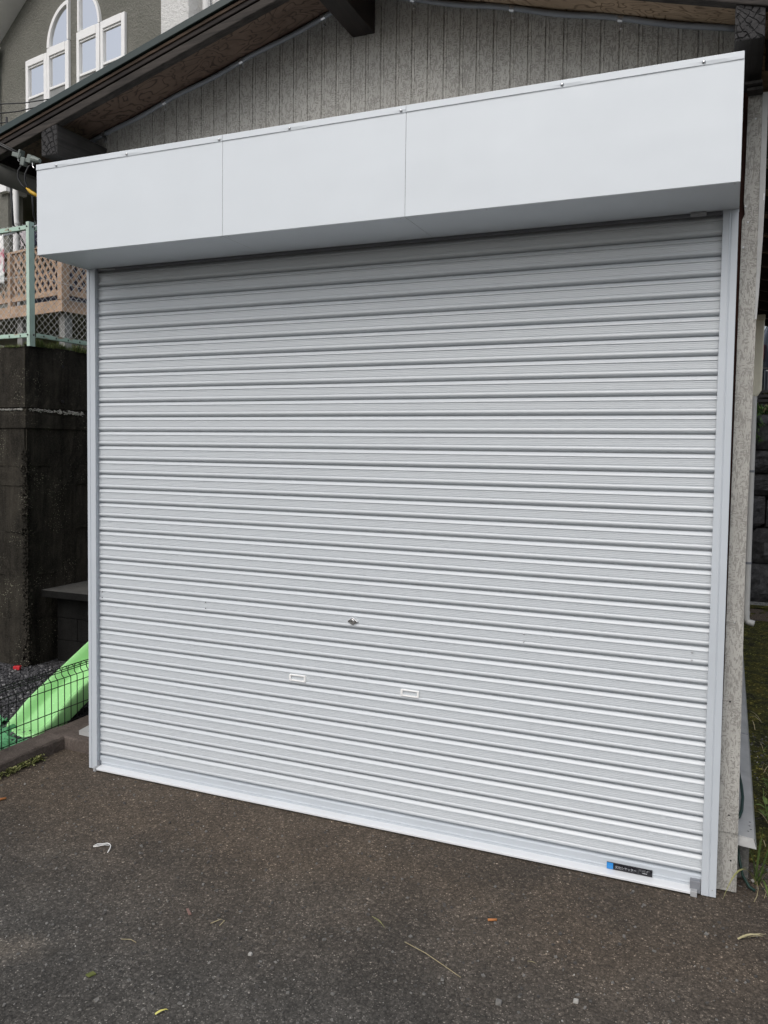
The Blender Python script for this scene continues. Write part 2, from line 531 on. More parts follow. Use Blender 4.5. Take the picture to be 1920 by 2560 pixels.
M['tyre'] = paint('tyre_rubber', (.012, .012, .012), .8, .2, 20)
M['lamp_red'] = paint('red_lamp', (.35, .01, .01), .2, .1, 20)
M['slat_black'] = paint('black_slat', (.012, .012, .013), .5, .2, 10)
M['grate'] = paint('steel_grating', (.22, .225, .22), .5, .15, 20, metal=.3)

# ------------------------------------------------------------ mesh helpers
class MB:
    def __init__(s):
        s.v = []; s.f = []; s.mi = []
    def add(s, vs, fs, mi=0):
        o = len(s.v)
        s.v += [tuple(p) for p in vs]
        s.f += [tuple(i + o for i in f) for f in fs]
        s.mi += [mi] * len(fs)
        return s
    def obox(s, o, a, b, c, mi=0):
        o, a, b, c = Vector(o), Vector(a), Vector(b), Vector(c)
        if a.cross(b).dot(c) < 0:
            o, a = o + a, -a
        vs = [o, o + a, o + a + b, o + b, o + c, o + a + c, o + a + b + c, o + b + c]
        return s.add(vs, [(0, 3, 2, 1), (4, 5, 6, 7), (0, 1, 5, 4), (1, 2, 6, 5), (2, 3, 7, 6), (3, 0, 4, 7)], mi)
    def box(s, x0, x1, y0, y1, z0, z1, mi=0):
        return s.obox((x0, y0, z0), (x1 - x0, 0, 0), (0, y1 - y0, 0), (0, 0, z1 - z0), mi)
    def prism(s, pts, d, mi=0):
        """closed polygon (3-D points) pushed along d"""
        n = len(pts)
        P = [Vector(p) for p in pts]
        d = Vector(d)
        nr = Vector((0, 0, 0))
        for i in range(n):
            nr += P[i].cross(P[(i + 1) % n])
        if nr.dot(d) > 0:
            P = P[::-1]
        vs = P + [p + d for p in P]
        fs = [tuple(range(n)), tuple(range(2 * n - 1, n - 1, -1))]
        fs += [((i + 1) % n, i, n + i, n + (i + 1) % n) for i in range(n)]
        return s.add(vs, fs, mi)
    def tube(s, pts, r, seg=8, mi=0, cap=True):
        P = [Vector(p) for p in pts]
        rr = r if hasattr(r, '__len__') else [r] * len(P)
        rings = []
        prev = None
        for i, p in enumerate(P):
            t = (P[min(i + 1, len(P) - 1)] - P[max(i - 1, 0)]).normalized()
            if prev is None:
                a = Vector((0, 0, 1)) if abs(t.z) < .9 else Vector((1, 0, 0))
                u = t.cross(a).normalized()
            else:
                u = (prev - t * prev.dot(t)).normalized()
            prev = u
            w = t.cross(u)
            rings.append([p + (u * math.cos(2 * math.pi * k / seg) + w * math.sin(2 * math.pi * k / seg)) * rr[i] for k in range(seg)])
        vs = [q for ring in rings for q in ring]
        fs = []
        for i in range(len(P) - 1):
            for k in range(seg):
                k2 = (k + 1) % seg
                fs.append((i * seg + k, i * seg + k2, (i + 1) * seg + k2, (i + 1) * seg + k))
        if cap:
            fs.append(tuple(range(seg - 1, -1, -1)))
            fs.append(tuple((len(P) - 1) * seg + k for k in range(seg)))
        return s.add(vs, fs, mi)
    def ball(s, c, r, sx=1, sy=1, sz=1, seg=10, rings=6, mi=0):
        c = Vector(c)
        vs = [c + Vector((0, 0, r * sz))]
        for i in range(1, rings):
            a = math.pi * i / rings
            for k in range(seg):
                b = 2 * math.pi * k / seg
                vs.append(c + Vector((r * sx * math.sin(a) * math.cos(b), r * sy * math.sin(a) * math.sin(b), r * sz * math.cos(a))))
        vs.append(c - Vector((0, 0, r * sz)))
        fs = [(0, 1 + k, 1 + (k + 1) % seg) for k in range(seg)]
        for i in range(rings - 2):
            for k in range(seg):
                a = 1 + i * seg + k; b = 1 + i * seg + (k + 1) % seg
                fs.append((a, a + seg, b + seg, b))
        o = 1 + (rings - 2) * seg
        fs += [(o + k, len(vs) - 1, o + (k + 1) % seg) for k in range(seg)]
        return s.add(vs, fs, mi)
    def grid(s, P, mi=0):
        """P[i][j] points"""
        n, m = len(P), len(P[0])
        return s.add([q for row in P for q in row], [(i * m + j, (i + 1) * m + j, (i + 1) * m + j + 1, i * m + j + 1) for i in range(n - 1) for j in range(m - 1)], mi)
    def blade(s, base, tip, w, bend=0.0, seg=5, side=None, mi=0):
        """a tapering curved leaf blade with a shallow fold"""
        b, t = Vector(base), Vector(tip)
        d = t - b
        sd = side or Vector((d.y, -d.x, 0))
        sd = Vector(sd)
        if sd.length < 1e-5:
            sd = Vector((1, 0, 0))
        sd.normalize()
        rows = []
        for i in range(seg + 1):
            k = i / seg
            p = b + d * k + Vector((0, 0, bend * 4 * k * (1 - k)))
            ww = w * (1 - k ** 2.2) * (.7 + .6 * k if k < .5 else 1)
            ww = max(ww, .0003)
            rows.append([p - sd * ww / 2, p - Vector((0, 0, ww * .18)), p + sd * ww / 2])
        return s.grid(rows, mi)
    def build(s, name, mats, parent=None, bevel=0.0, smooth=False, seg=2, solid=0.0):
        me = bpy.data.meshes.new(name)
        off = Vector((0, 0, 0))
        root = parent
        while root is not None:
            off += root.location
            root = root.parent
        if off.length:
            vv = [(p[0] - off.x, p[1] - off.y, p[2] - off.z) for p in s.v]
        else:
            vv = s.v
        me.from_pydata(vv, [], s.f)
        mats = mats if isinstance(mats, (list, tuple)) else [mats]
        for m in mats:
            me.materials.append(M[m])
        if len(mats) > 1:
            me.polygons.foreach_set('material_index', s.mi)
        if smooth:
            me.polygons.foreach_set('use_smooth', [True] * len(me.polygons))
        me.update()
        o = bpy.data.objects.new(name, me)
        col.objects.link(o)
        if parent is not None:
            o.parent = parent
        if bevel:
            b = o.modifiers.new('bevel', 'BEVEL')
            b.width = bevel
            b.segments = seg
            b.limit_method = 'ANGLE'
            b.angle_limit = R(40)
            b.harden_normals = False
        if solid:
            k = o.modifiers.new('solid', 'SOLIDIFY')
            k.thickness = solid
        return o

def smooth_angle(o, deg=35):
    me = o.data
    me.polygons.foreach_set('use_smooth', [True] * len(me.polygons))
    bm = bmesh.new(); bm.from_mesh(me)
    for e in bm.edges:
        if len(e.link_faces) == 2:
            try:
                e.smooth = e.calc_face_angle() < R(deg)
            except ValueError:
                pass
    bm.to_mesh(me); bm.free()

def tag(o, label=None, cat=None, group=None, kind=None):
    if label: o['label'] = label
    if cat: o['category'] = cat
    if group: o['group'] = group
    if kind: o['kind'] = kind
    return o

def thing(name, label, cat, loc=(0, 0, 0), group=None):
    o = bpy.data.objects.new(name, None)
    o.empty_display_size = .1
    col.objects.link(o)
    o.location = loc
    return tag(o, label, cat, group)

def copy_obj(o, parent=None):
    c = o.copy(); col.objects.link(c)
    c.parent = parent if parent is not None else o.parent
    return c

# ------------------------------------------------------------ ground
b = MB()
b.grid([[(x, y, 0) for y in (-120, -6, .6, 8, 200)] for x in (-150, -8, 0, 6, 150)])
tag(b.build('ground', 'asphalt'), kind='structure')
b = MB()
b.grid([[(x, y, .004) for y in (-3.0, 1.0, 2.2)] for x in (-6.5, -1.5, -.455)])
tag(b.build('gravel_ground', 'gravel'), kind='structure')
# raised yard behind the retaining wall
b = MB()
b.box(-30, -1.95, 1.55, 40, .02, 2.26)
tag(b.build('upper_terrace', 'moss'), kind='structure')

# mossy strip beside the garage, gently uneven
b = MB()
rows = []
for i in range(80):
    y = .33 + i * 5.9 / 79
    row = []
    for j in range(22):
        x = 2.94 + j * .9 / 21
        z = .006 + .012 * math.sin(x * 31 + y * 7) * math.sin(y * 23) + rnd.uniform(0, .012) + .01 * math.sin(y * 3)
        if j == 0 or i == 0 or i == 79: z = .003
        if 4.9 < y < 5.5: z = .004
        row.append((x, y, max(.004, z)))
    rows.append(row)
b.grid(rows)
tag(b.build('moss', 'moss', smooth=True), kind='stuff', label='brown green moss and soil beside the garage wall', cat='moss')

def stones(n, region, rad, flat=.6, mats=3, weights=(.6, .3, .1), accept=None, z0=0.0, sink=.25, big_light=1.0):
    b = MB()
    base = [Vector(p) for p in ((-1, -1, -1), (1, -1, -1), (1, 1, -1), (-1, 1, -1), (-1, -1, 1), (1, -1, 1), (1, 1, 1), (-1, 1, 1))]
    fs = [(0, 3, 2, 1), (4, 5, 6, 7), (0, 1, 5, 4), (1, 2, 6, 5), (2, 3, 7, 6), (3, 0, 4, 7)]
    for i in range(n):
        for _ in range(20):
            x = rnd.uniform(region[0], region[1]); y = rnd.uniform(region[2], region[3])
            if accept is None or accept(x, y):
                break
        else:
            continue
        r = rad[0] + (rad[1] - rad[0]) * rnd.random() ** 2.2
        q = Matrix.Rotation(rnd.uniform(0, 6.28), 3, 'Z') @ Matrix.Rotation(rnd.uniform(-.5, .5), 3, 'X') @ Matrix.Rotation(rnd.uniform(-.5, .5), 3, 'Y')
        sx, sy, sz = r * rnd.uniform(.6, 1), r * rnd.uniform(.5, .9), r * flat * rnd.uniform(.5, 1)
        vs = []
        for p in base:
            k = rnd.uniform(.55, 1.0)
            vs.append(q @ Vector((p.x * sx * k, p.y * sy * rnd.uniform(.6, 1), p.z * sz * rnd.uniform(.6, 1))) + Vector((x, y, z0 + sz * (1 - sink * 2))))
        u = rnd.random()
        mi = 0 if u < weights[0] else 1 if u < weights[0] + weights[1] or r > big_light else 2
        b.add(vs, fs, mi)
    return b

# loose chips on the asphalt
def acc(x, y):
    if y > -.03 and x < 2.83: return False
    if x < -.28: return False
    # denser towards the front left
    k = .35 + .65 * min(1, max(0, (-.5 - y) / 1.0))
    return rnd.random() < k
b = stones(5000, (-.25, 3.3, -1.75, .15), (.0016, .0075), .6, 3, (.62, .31, .07), acc, big_light=.0038)
tag(b.build('loose_chips', ['chip_dark', 'chip_mid', 'chip_light']), kind='stuff', label='loose grey stone chips scattered over the asphalt', cat='chips')
b = stones(15000, (-2.75, -.47, -.5, 1.6), (.006, .014), .75, 3, (.55, .36, .09), lambda x, y: not (x < -1.68 and y > 1.2) and not (y > 1.32) and y - .2 > (-2.75 - x) * 2 - 1.5, .004, .2)
tag(b.build('gravel', ['stone_dark', 'stone_mid', 'stone_light']), kind='stuff', label='dark crushed gravel in front of the retaining wall', cat='gravel')
b = stones(900, (2.93, 3.30, .10, 3.2), (.003, .009), .6, 3, (.6, .3, .1), lambda x, y: x < 3.0 + rnd.random() * .25, .004)
tag(b.build('soil_chips', ['chip_dark', 'chip_mid', 'chip_light']), kind='stuff', label='small stones and soil along the mossy strip', cat='chips')

# ------------------------------------------------------------ roller shutter
W, H, BD = 2.855, 2.42, .30
sh = thing('roller_shutter', 'wide white steel roller shutter pulled down in the garage front, box housing on top', 'shutter', (W / 2, 0, 0))
z1, pt = 2.4071, .0689
prof = [(0.0, .0170), (.006, .0170), (.010, .0060), (.028, .0048), (.135, -.0030), (.178, -.0041), (.208, -.0040), (.226, -.0012), (.240, .0006), (.252, .0002), (.268, -.0014)]
for t0, d0 in ((.33, .0018), (.44, .0008), (.54, .0008), (.625, .0022)):
    prof += [(t0 - .018, -.0016), (t0 - .008, -.0016 + d0), (t0 + .006, -.0016 + d0), (t0 + .018, -.0016)]
prof += [(.675, -.0016), (.70, -.0034), (.745, -.0042), (.805, -.0041), (.838, -.0030), (.880, .0010), (.934, .0066), (.939, .0170)]
line = [(.03, 2.455), (.03 + .0135, z1 + .0005)]
for i in range(34):
    wob = rnd.uniform(-.0006, .0006)
    for t, y in prof:
        line.append((.027 + y + wob, z1 - pt * (i + t)))
line += [(.027 + .0135, z1 - pt * 34), (.030, z1 - pt * 34 - .002)]
b = MB()
xs = [.045, .7, 1.4, 2.1, W - .045]
b.grid([[(x, y, z) for (y, z) in line] for i, x in enumerate(xs)][::-1])
cu = b.build('curtain', 'slat', sh)
smooth_angle(cu, 32)

# bottom rail
zt = z1 - pt * 34
b = MB()
pr = [(.040, zt), (.026, zt - .001), (.0195, zt - .005), (.0195, .036), (.0165, .0345), (.0165, .031), (.0195, .0295), (.0195, .0215), (.0195, .006), (.04, .006)]
b.prism([(.049, y, z) for y, z in pr], (W - .098, 0, 0))
br = b.build('bottom_rail', 'alu_white', sh, .0006)
b = MB()
pr = [(.0190, .0215), (-.016, .0170), (-.0185, .0150), (-.0185, .0075), (-.014, .0060), (.0190, .0060)]
b.prism([(.062, y, z) for y, z in pr], (W - .062 - .085, 0, 0))
b.build('ledge', 'bright_white', br, .0006)
b = MB(); b.box(W - .085, W - .0625, -.0225, .03, .001, .021); b.build('end_cap', 'light_grey_plastic', br, .0015)
b = MB(); b.box(W - .088, W - .052, -.002, .024, .006, .050); b.build('guide_shoe', 'grey_plastic', br, .002)
b = MB(); b.box(.048, .062, -.024, .03, .001, .021); b.build('end_cap', 'light_grey_plastic', br, .0015)
b = MB(); b.box(.050, .060, .004, .024, .021, .044); b.build('guide_shoe', 'grey_plastic', br, .0015)

# guide rails: folded channel with shallow grooves
def rail(x0, x1, inner):
    b = MB()
    w = x1 - x0
    if inner > 0:   # left rail
        pr = [(x0, .11), (x0, .001), (x0 + .016, .001), (x0 + .017, .004), (x0 + .020, .004), (x0 + .021, .0), (x1 - .001, 0.0), (x1, .001), (x1, .016), (x1 - .003, .016), (x1 - .003, .11)]
    else:           # right rail: a fine line and a raised rib
        pr = [(x1, .11), (x1, .001), (x1 - .0215, .0), (x1 - .022, .0018), (x1 - .0238, .0018), (x1 - .0243, .0002), (x1 - .028, -.0012), (x1 - .032, 0), (x0 + .001, 0.0), (x0, .001), (x0, .016), (x0 + .003, .016), (x0 + .003, .11)]
    b.prism([(x, y, .003) for x, y in pr], (0, 0, H + .01 - .003))
    return b.build('guide_rail', 'alu_white', sh, .0006)
rail(0, .0503, 1)
rr_ = rail(W - .0503, W, -1)
b = MB(); b.ball((W - .013, -.0005, .028), .0022, 1, .5, 1); b.build('rivet', 'steel', rr_, smooth=True)

# housing: three cover panels, each a folded sheet (flange, front, underside)
seams = [0.0, .9695, 1.747, W]
screws = [[.116, .498, .955], [1.272, 1.728], [2.302, 2.740]]
for i in range(3):
    a, c = seams[i] + (.0006 if i else 0), seams[i + 1] - (.0006 if i < 2 else 0)
    b = MB()
    n = 40
    XS = [a + (c - a) * k / n for k in range(n + 1)]
    def dent(x):
        return sum(.0016 * math.exp(-((x - s - .03) / .05) ** 2) for s in screws[i])
    P = []
    for x in XS:
        d = dent(x)
        P.append([(x, .045, 2.814), (x, -BD - .002, 2.814), (x, -BD - .0035, 2.8125), (x, -BD - .0035 - d * .4, 2.800), (x, -BD - .0035 + d, 2.7905 - d * .5), (x, -BD - .0005, 2.7885 - d * .5), (x, -BD, 2.786), (x, -BD - .0008, 2.6), (x, -BD, H + .0025), (x, -BD + .0015, H + .001), (x, -BD + .004, H), (x, -BD + .02, H + .0), (x, -.15, H), (x, .004, H)])
    b.grid(P)
    # end returns
    if i == 0:
        b.prism([(.0, .045, 2.8135), (.0, -BD, 2.8135), (.0, -BD, H + .001), (.0, .004, H + .001), (.0, .045, H + .001)], (.001, 0, 0))
    if i == 2:
        b.prism([(W, .045, 2.8135), (W, -BD - .001, 2.8135), (W, -BD - .001, H + .001), (W, .004, H + .001), (W, .045, H + .001)], (.0012, 0, 0))
    cp = b.build('cover_panel', 'cover_white', sh)
    for sx in screws[i]:
        s_ = MB()
        zc = 2.7985 if i == 2 else 2.7975
        s_.ball((sx, -BD - .0045, zc), .0058, 1, .6, 1)
        s_.build('screw', 'steel', cp, smooth=True)
    s_ = None
    for ux in ((a + .02, c - .02) if i == 1 else (a + .3, c - .015)):
        s_ = MB(); s_.ball((ux, -BD + .012, H - .0005), .003, 1, 1, .5); s_.build('screw', 'steel', cp, smooth=True)
# brush strip and stops in the gap under the housing
b = MB(); b.box(.052, W - .052, .012, .03, H - .010, H + .002); b.build('brush_strip', 'grey_plastic', sh)
b = MB(); b.box(2.70, 2.752, -.012, .012, H - .012, H - .001); b.build('stop_block', 'light_grey_plastic', sh, .002)
b = MB(); b.tube([(.07, .006, H - .003), (.10, .002, H - .006), (.13, .004, H - .008), (.16, .012, H - .006)], .004, 6); b.build('stop_block', 'light_grey_plastic', sh, smooth=True)

# lock
b = MB()
lx, lz, ly = 1.409, .857, .0205
dia = [(-.0255, 0), (-.006, .0145), (0, .0158), (.006, .0145), (.0255, 0), (.006, -.0145), (0, -.0158), (-.006, -.0145)]
b.prism([(lx + u, ly + .006, lz + v) for u, v in dia], (0, -.0095, 0))
lk = b.build('lock', 'chrome', sh, .0025, seg=3)
b = MB(); b.tube([(lx - .001, ly - .002, lz), (lx - .001, ly - .0068, lz)], .0088, 18); lc = b.build('lock_cylinder', 'chrome', lk, .001); smooth_angle(lc)
b = MB(); b.obox((lx - .0045, ly - .0072, lz - .001), (.007, 0, .0035), (0, .002, 0), (-.0008, 0, .0016)); b.build('keyhole', 'black', lk)
# two recessed pull handles
for hx in (1.147, 1.671):
    hz = .582
    hw, hh = .0405, .0145
    b = MB()
    ring = []
    def rr(w_, h_, r_, y_, n=5):
        pts = []
        for cx, cz, a0 in ((w_ - r_, h_ - r_, 0), (-w_ + r_, h_ - r_, 90), (-w_ + r_, -h_ + r_, 180), (w_ - r_, -h_ + r_, 270)):
            for k in range(n):
                a = R(a0 + 90 * k / (n - 1))
                pts.append((hx + cx + r_ * math.cos(a), y_, hz + cz + r_ * math.sin(a)))
        return pts
    loops = [rr(hw, hh, .004, .030), rr(hw, hh, .004, .0195), rr(hw - .0012, hh - .0012, .0035, .0180), rr(hw - .0075, hh - .0045, .003, .0180), rr(hw - .0085, hh - .0055, .0025, .0190), rr(hw - .0095, hh - .0060, .0025, .036)]
    n = len(loops[0])
    vs = [p for l in loops for p in l]
    fs = []
    for i in range(len(loops) - 1):
        for k in range(n):
            fs.append((i * n + k, i * n + (k + 1) % n, (i + 1) * n + (k + 1) % n, (i + 1) * n + k))
    fs.append(tuple((len(loops) - 1) * n + k for k in range(n)))
    b.add(vs, fs)
    h_ = b.build('pull_handle', 'plastic_white', sh)
    smooth_angle(h_, 40)
# rivets / holes near the latch row
for x, zz in ((.067, (.874, .846)), (.666, (.874, .846)), (2.138, (.876, .846)), (2.7495, (.8705, .8415))):
    for z in zz:
        b = MB(); b.ball((x, .0235, z), .0036 if x > 1 else .0026, 1, .7, 1); b.build('rivet', 'steel' if x > 1 else 'black', sh, smooth=True)

# nameplate
px0, px1, pz0, pz1 = 2.4735, 2.637, .0225, .0475
b = MB(); b.box(px0, px1, .0146, .0196, pz0, pz1)
npl = b.build('nameplate', 'plate_black', sh, .0005)
b = MB(); b.box(px0 + .0004, px0 + .0235, .0141, .0155, pz0 + .0004, pz1 - .0004); b.build('blue_field', 'plate_blue', npl)
b = MB(); b.box(px0 + .114, px0 + .1143, .0143, .0155, pz0 + .004, pz1 - .003); b.build('divider', 'plate_ink', npl)
def text(body, x, z, size, y, mat, parent, name, width=None):
    c = bpy.data.curves.new('lettering', 'FONT')
    c.body = body; c.size = 1.0
    o = bpy.data.objects.new('tmp', c); col.objects.link(o)
    bpy.context.view_layer.update()
    me = bpy.data.meshes.new_from_object(o.evaluated_get(bpy.context.evaluated_depsgraph_get()))
    bpy.data.objects.remove(o)
    xs_ = [v.co.x for v in me.vertices]
    x0, x1 = min(xs_), max(xs_)
    kx = (width / (x1 - x0)) if width else size
    off = sh.location
    for v in me.vertices:
        v.co = (x + (v.co.x - x0) * kx - off.x, y - off.y, z + v.co.y * size - off.z)
    me.materials.clear(); me.materials.append(M[mat])
    t_ = bpy.data.objects.new(name, me); col.objects.link(t_); t_.parent = parent
    return t_
text('文化シヤッター', px0 + .0305, .0300, .0118, .01445, 'plate_ink', npl, 'lettering', .076)
text('BX', px0 + .0065, .0315, .0095, .0139, 'plate_blue_ink', npl, 'lettering', .0115)
b = MB()
for (ox, oz, ln) in ((.117, .0425, .008), (.1275, .0423, .014), (.1435, .0421, .012), (.1175, .0385, .006), (.126, .0380, .013), (.1415, .0378, .009)):
    n = int(ln / .0016)
    for k in range(n):
        b.box(px0 + ox + k * .0016, px0 + ox + k * .0016 + .0010, .0143, .0155, oz - .0012, oz)
for k in range(9):
    b.box(px0 + .1285 + k * .0019, px0 + .1285 + k * .0019 + .0014, .0143, .0155, .0295, .0325)
b.build('fine_print', 'plate_ink', npl)

# ------------------------------------------------------------ garage
AX, AZ, SL = 1.425, 3.445, .28                 # ridge line of the soffit, roof pitch
def zr(x): return AZ - SL * abs(x - AX)
ga = thing('garage', 'low gabled timber garage clad in grey embossed siding behind the white shutter', 'garage', (AX, 3.0, 0))
YW = .05
# gable wall with vertical grooves
g0, gp = .694, .0673
b = MB()
gx = []
x = g0 - gp * 11
while x < 2.90:
    gx.append(x); x += gp
xsec = []
for x in gx:
    xsec += [(x - .0110, YW), (x - .0080, YW + .0040), (x - .0030, YW + .0040), (x - .0004, YW - .0016), (x + .0040, YW - .0016), (x + .0052, YW)]
xsec = [(-.03, YW)] + [q for q in xsec if -.02 < q[0] < 2.84] + [(2.845, YW)]
rows = [[(x, y, 2.45) for x, y in xsec], [(x, y, zr(x) - .001) for x, y in xsec]]
b.grid([list(r) for r in zip(*rows)][::-1])
b.build('gable_wall', 'siding', ga, solid=.004)
# corner strip right of the shutter, lower lap and upper sheet
b = MB()
b.prism([(2.852, YW + .005, .225), (2.921, YW + .005, .225), (2.9185, YW + .005, .6), (2.915, YW + .005, 1.1), (2.915, YW + .005, 1.35), (2.9185, YW + .005, 1.69), (2.9225, YW + .005, 2.1), (2.9235, YW + .005, 2.815), (2.873, YW + .005, 2.83), (2.872, YW + .005, 2.60), (2.870, YW + .005, 2.46), (2.8745, YW + .005, 2.415), (2.8665, YW + .005, 2.395), (2.866, YW + .005, 2.37), (2.862, YW + .005, 1.6), (2.858, YW + .005, .8)], (0, .012, 0))
b.build('corner_siding', 'siding', ga)
b = MB(); b.box(2.845, 2.922, YW + .012, YW + .022, .006, .235); b.build('corner_siding', 'siding', ga, .001)
for (x, z) in ((2.889, .288), (2.886, .985), (2.9, .12), (2.88, .70)):
    s_ = MB(); s_.ball((x, YW + .0045 if z > .23 else YW + .0115, z), .0032, 1, .5, 1); s_.build('nail', 'steel' if z > .9 else 'black', ga, smooth=True)
for (x, z) in ((2.899, 2.735), (2.885, 2.385), (2.873, 2.30), (2.8755, 2.44)):
    s_ = MB(); s_.ball((x, YW + .004, z), .0035, 1, .6, 1); s_.build('nail', 'bright_white', ga, smooth=True)
b = MB()
b.prism([(2.9165, YW + .002, 2.05), (2.9235, YW + .002, 2.05), (2.928, YW + .002, 2.15), (2.934, YW + .002, 2.33), (2.9365, YW + .002, 2.48), (2.936, YW + .002, 2.82), (2.918, YW + .002, 2.82), (2.9175, YW + .002, 2.4)], (0, .012, 0))
b.build('corner_trim', 'trim_grey', ga, .001)
b = MB(); b.box(2.9312, 2.9345, YW + .0005, YW + .006, 2.455, 2.478); b.build('trim_clip', 'bright_white', ga)
b = MB(); b.box(2.80, 2.876, YW + .045, .17, .0, 2.86); b.build('corner_post', 'red_post', ga, .002)
b = MB(); b.box(2.876, 2.906, YW + .03, .17, .2, 2.86); b.build('corner_backing', 'black', ga)
# walls
b = MB(); b.box(2.885, 2.908, .18, 5.75, .17, 2.98); b.build('side_wall', 'siding', ga)
b = MB(); b.box(-.03, -.004, .18, 5.75, 0, 2.96); b.build('side_wall', 'siding', ga)
b = MB(); b.box(-.004, 2.885, 5.72, 5.745, 0, 2.9); b.build('back_wall', 'siding', ga)
b = MB(); b.box(2.86, 2.964, .19, 5.8, 0, .168); b.build('foundation', 'found', ga, .003)
# bent metal sill flashing along the side wall
b = MB()
fl = [(2.905, .30), (2.9215, .205), (2.9225, .2035), (2.974, .1985), (2.9765, .197), (2.984, .168), (2.983, .167)]
rows = []
for y, k in ((.096, 1), (.1, 1), (1.28, 1), (3, 1), (5.8, 1)):
    rows.append([(x, y, z) for x, z in fl])
b.grid(rows)
b.prism([(2.921, .096, .203), (2.974, .094, .199), (2.984, .088, .166), (2.920, .088, .170)], (0, .0012, 0))
b.tube([(2.921, .0945, .2035), (2.974, .0935, .199)], .0013, 6)
fo = b.build('sill_flashing', 'flash', ga, solid=.001)
for q in ((2.966, .17, .2003), (2.962, .20, .2005), (2.964, .235, .2005), (2.956, .15, .201)):
    s_ = MB(); s_.ball(q, .0032, 1.4, 1, .25); s_.build('rivet', 'black', fo)
b = MB(); b.box(2.921, 2.9775, 1.279, 1.2835, .197, .2047); b.build('joint_cover', 'grey_plastic', fo)

# beams
def beam(x0, x1, y0, y1, z0, z1, side, end, name):
    b = MB(); b.box(x0, x1, y0, y1, z0, z1)
    b.mi = [1 if i == 2 else 0 for i in range(6)]
    return b.build(name, [side, end], ga, .004)
beam(-.006, .086, -.268, 5.7, 2.862, zr(.04) - .066, 'beam_grey', 'end_grain_dark', 'eave_beam')
beam(2.825, 2.912, -.262, 5.7, 2.862, zr(2.868) - .066, 'beam_grey', 'char_end', 'eave_beam')
beam(1.367, 1.467, -.30, 5.7, 3.275, zr(1.425) - .03, 'beam_dark', 'char_end', 'ridge_beam')
# packing under the right beam end
b = MB(); b.box(2.858, 2.915, -.02, .05, 2.825, 2.835); b.box(2.868, 2.918, .0, .05, 2.812, 2.822); b.build('shim', 'beam_grey', ga, .001)

# sloping boards along both verges
XL, XR = -.36, 3.21
def slope_box(x0, x1, y0, y1, o0, o1):
    """box following the roof pitch; o = height above the soffit line"""
    m = MB()
    p = [(x0, y0, zr(x0) + o0), (x1, y0, zr(x1) + o0), (x1, y0, zr(x1) + o1), (x0, y0, zr(x0) + o1)]
    return m.prism(p, (0, y1 - y0, 0))
for s_, (x0, x1) in (('L', (XL, AX)), ('R', (AX, XR))):
    rf = slope_box(x0 - (.02 if s_ == 'L' else 0), x1 + (.02 if s_ == 'R' else 0), -.275, 6.40, .012, .03).build('roof', 'roof_metal', ga)
    slope_box(x0 - (.02 if s_ == 'L' else 0), x1 + (.02 if s_ == 'R' else 0), -.286, -.2765, .003, .034).build('drip_edge', 'green_metal', rf, .002)
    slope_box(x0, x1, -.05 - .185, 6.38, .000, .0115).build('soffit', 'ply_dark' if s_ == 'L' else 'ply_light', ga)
    slope_box(x0, x1, -.275, -.236, -.014, -.0005).build('verge_batten', 'batten', ga, .002)
    slope_box(x0, x1, -.269, -.232, -.034, -.0145).build('fascia_board', 'rafter_dark', ga, .003)
    slope_box(x0, x1, -.258, -.232, -.041, -.0345).build('fascia_board', 'rafter_dark', ga, .003)
    slope_box(x0, x1, -.270, -.230, -.077, -.0415).build('barge_rafter', 'rafter', ga, .004)
# rafters under both eaves, seen end on along the right side
for k in range(14):
    y = .12 + k * .46
    slope_box(2.925, XR - .03, y, y + .05, -.085, -.001).build('eave_rafter', 'eave_wood', ga)
    slope_box(XL + .03, -.035, y, y + .05, -.085, -.001).build('eave_rafter', 'eave_wood', ga)
b = MB(); b.box(XR - .03, XR - .005, -.22, 6.38, zr(XR) - .10, zr(XR) + .004); b.build('eave_fascia', 'rafter_dark', ga)
b = MB(); b.box(XL + .005, XL + .03, -.22, 5.9, zr(XL) - .06, zr(XL) + .004); b.build('eave_fascia', 'rafter_dark', ga)
# half round gutters
def gutter(cx, cz, r, y0, y1):
    b = MB()
    rows = []
    for y in (y0, 1.0, 3.0, y1):
        rows.append([(cx + r * math.cos(a), y, cz + r * math.sin(a)) for a in [math.pi + math.pi * k / 14 for k in range(15)]])
    b.grid(rows)
    for x in (cx + r, cx - r):
        b.tube([(x, y0, cz), (x, y1, cz)], .004, 6)
    for y in (y0, y1 - .002):
        b.prism([(cx + r * math.cos(a), y, cz + r * math.sin(a)) for a in [math.pi + math.pi * k / 14 for k in range(15)]], (0, .002, 0))
    g = b.build('gutter', 'gutter', ga, smooth=False, solid=.002)
    smooth_angle(g, 40)
    for y in (.10, 1.0, 2.0):
        m = MB()
        m.tube([(cx + (r + .004) * math.cos(a), y, cz + (r + .004) * math.sin(a)) for a in [math.pi + math.pi * k / 10 for k in range(11)]] + [(cx + r + .004, y, cz + .04)], .006, 6)
        m.build('gutter_bracket', 'rafter_dark', g)
gutter(-.362, 2.878, .064, -.34, 5.9)
gutter(3.27, 2.87, .062, -.30, 6.4)
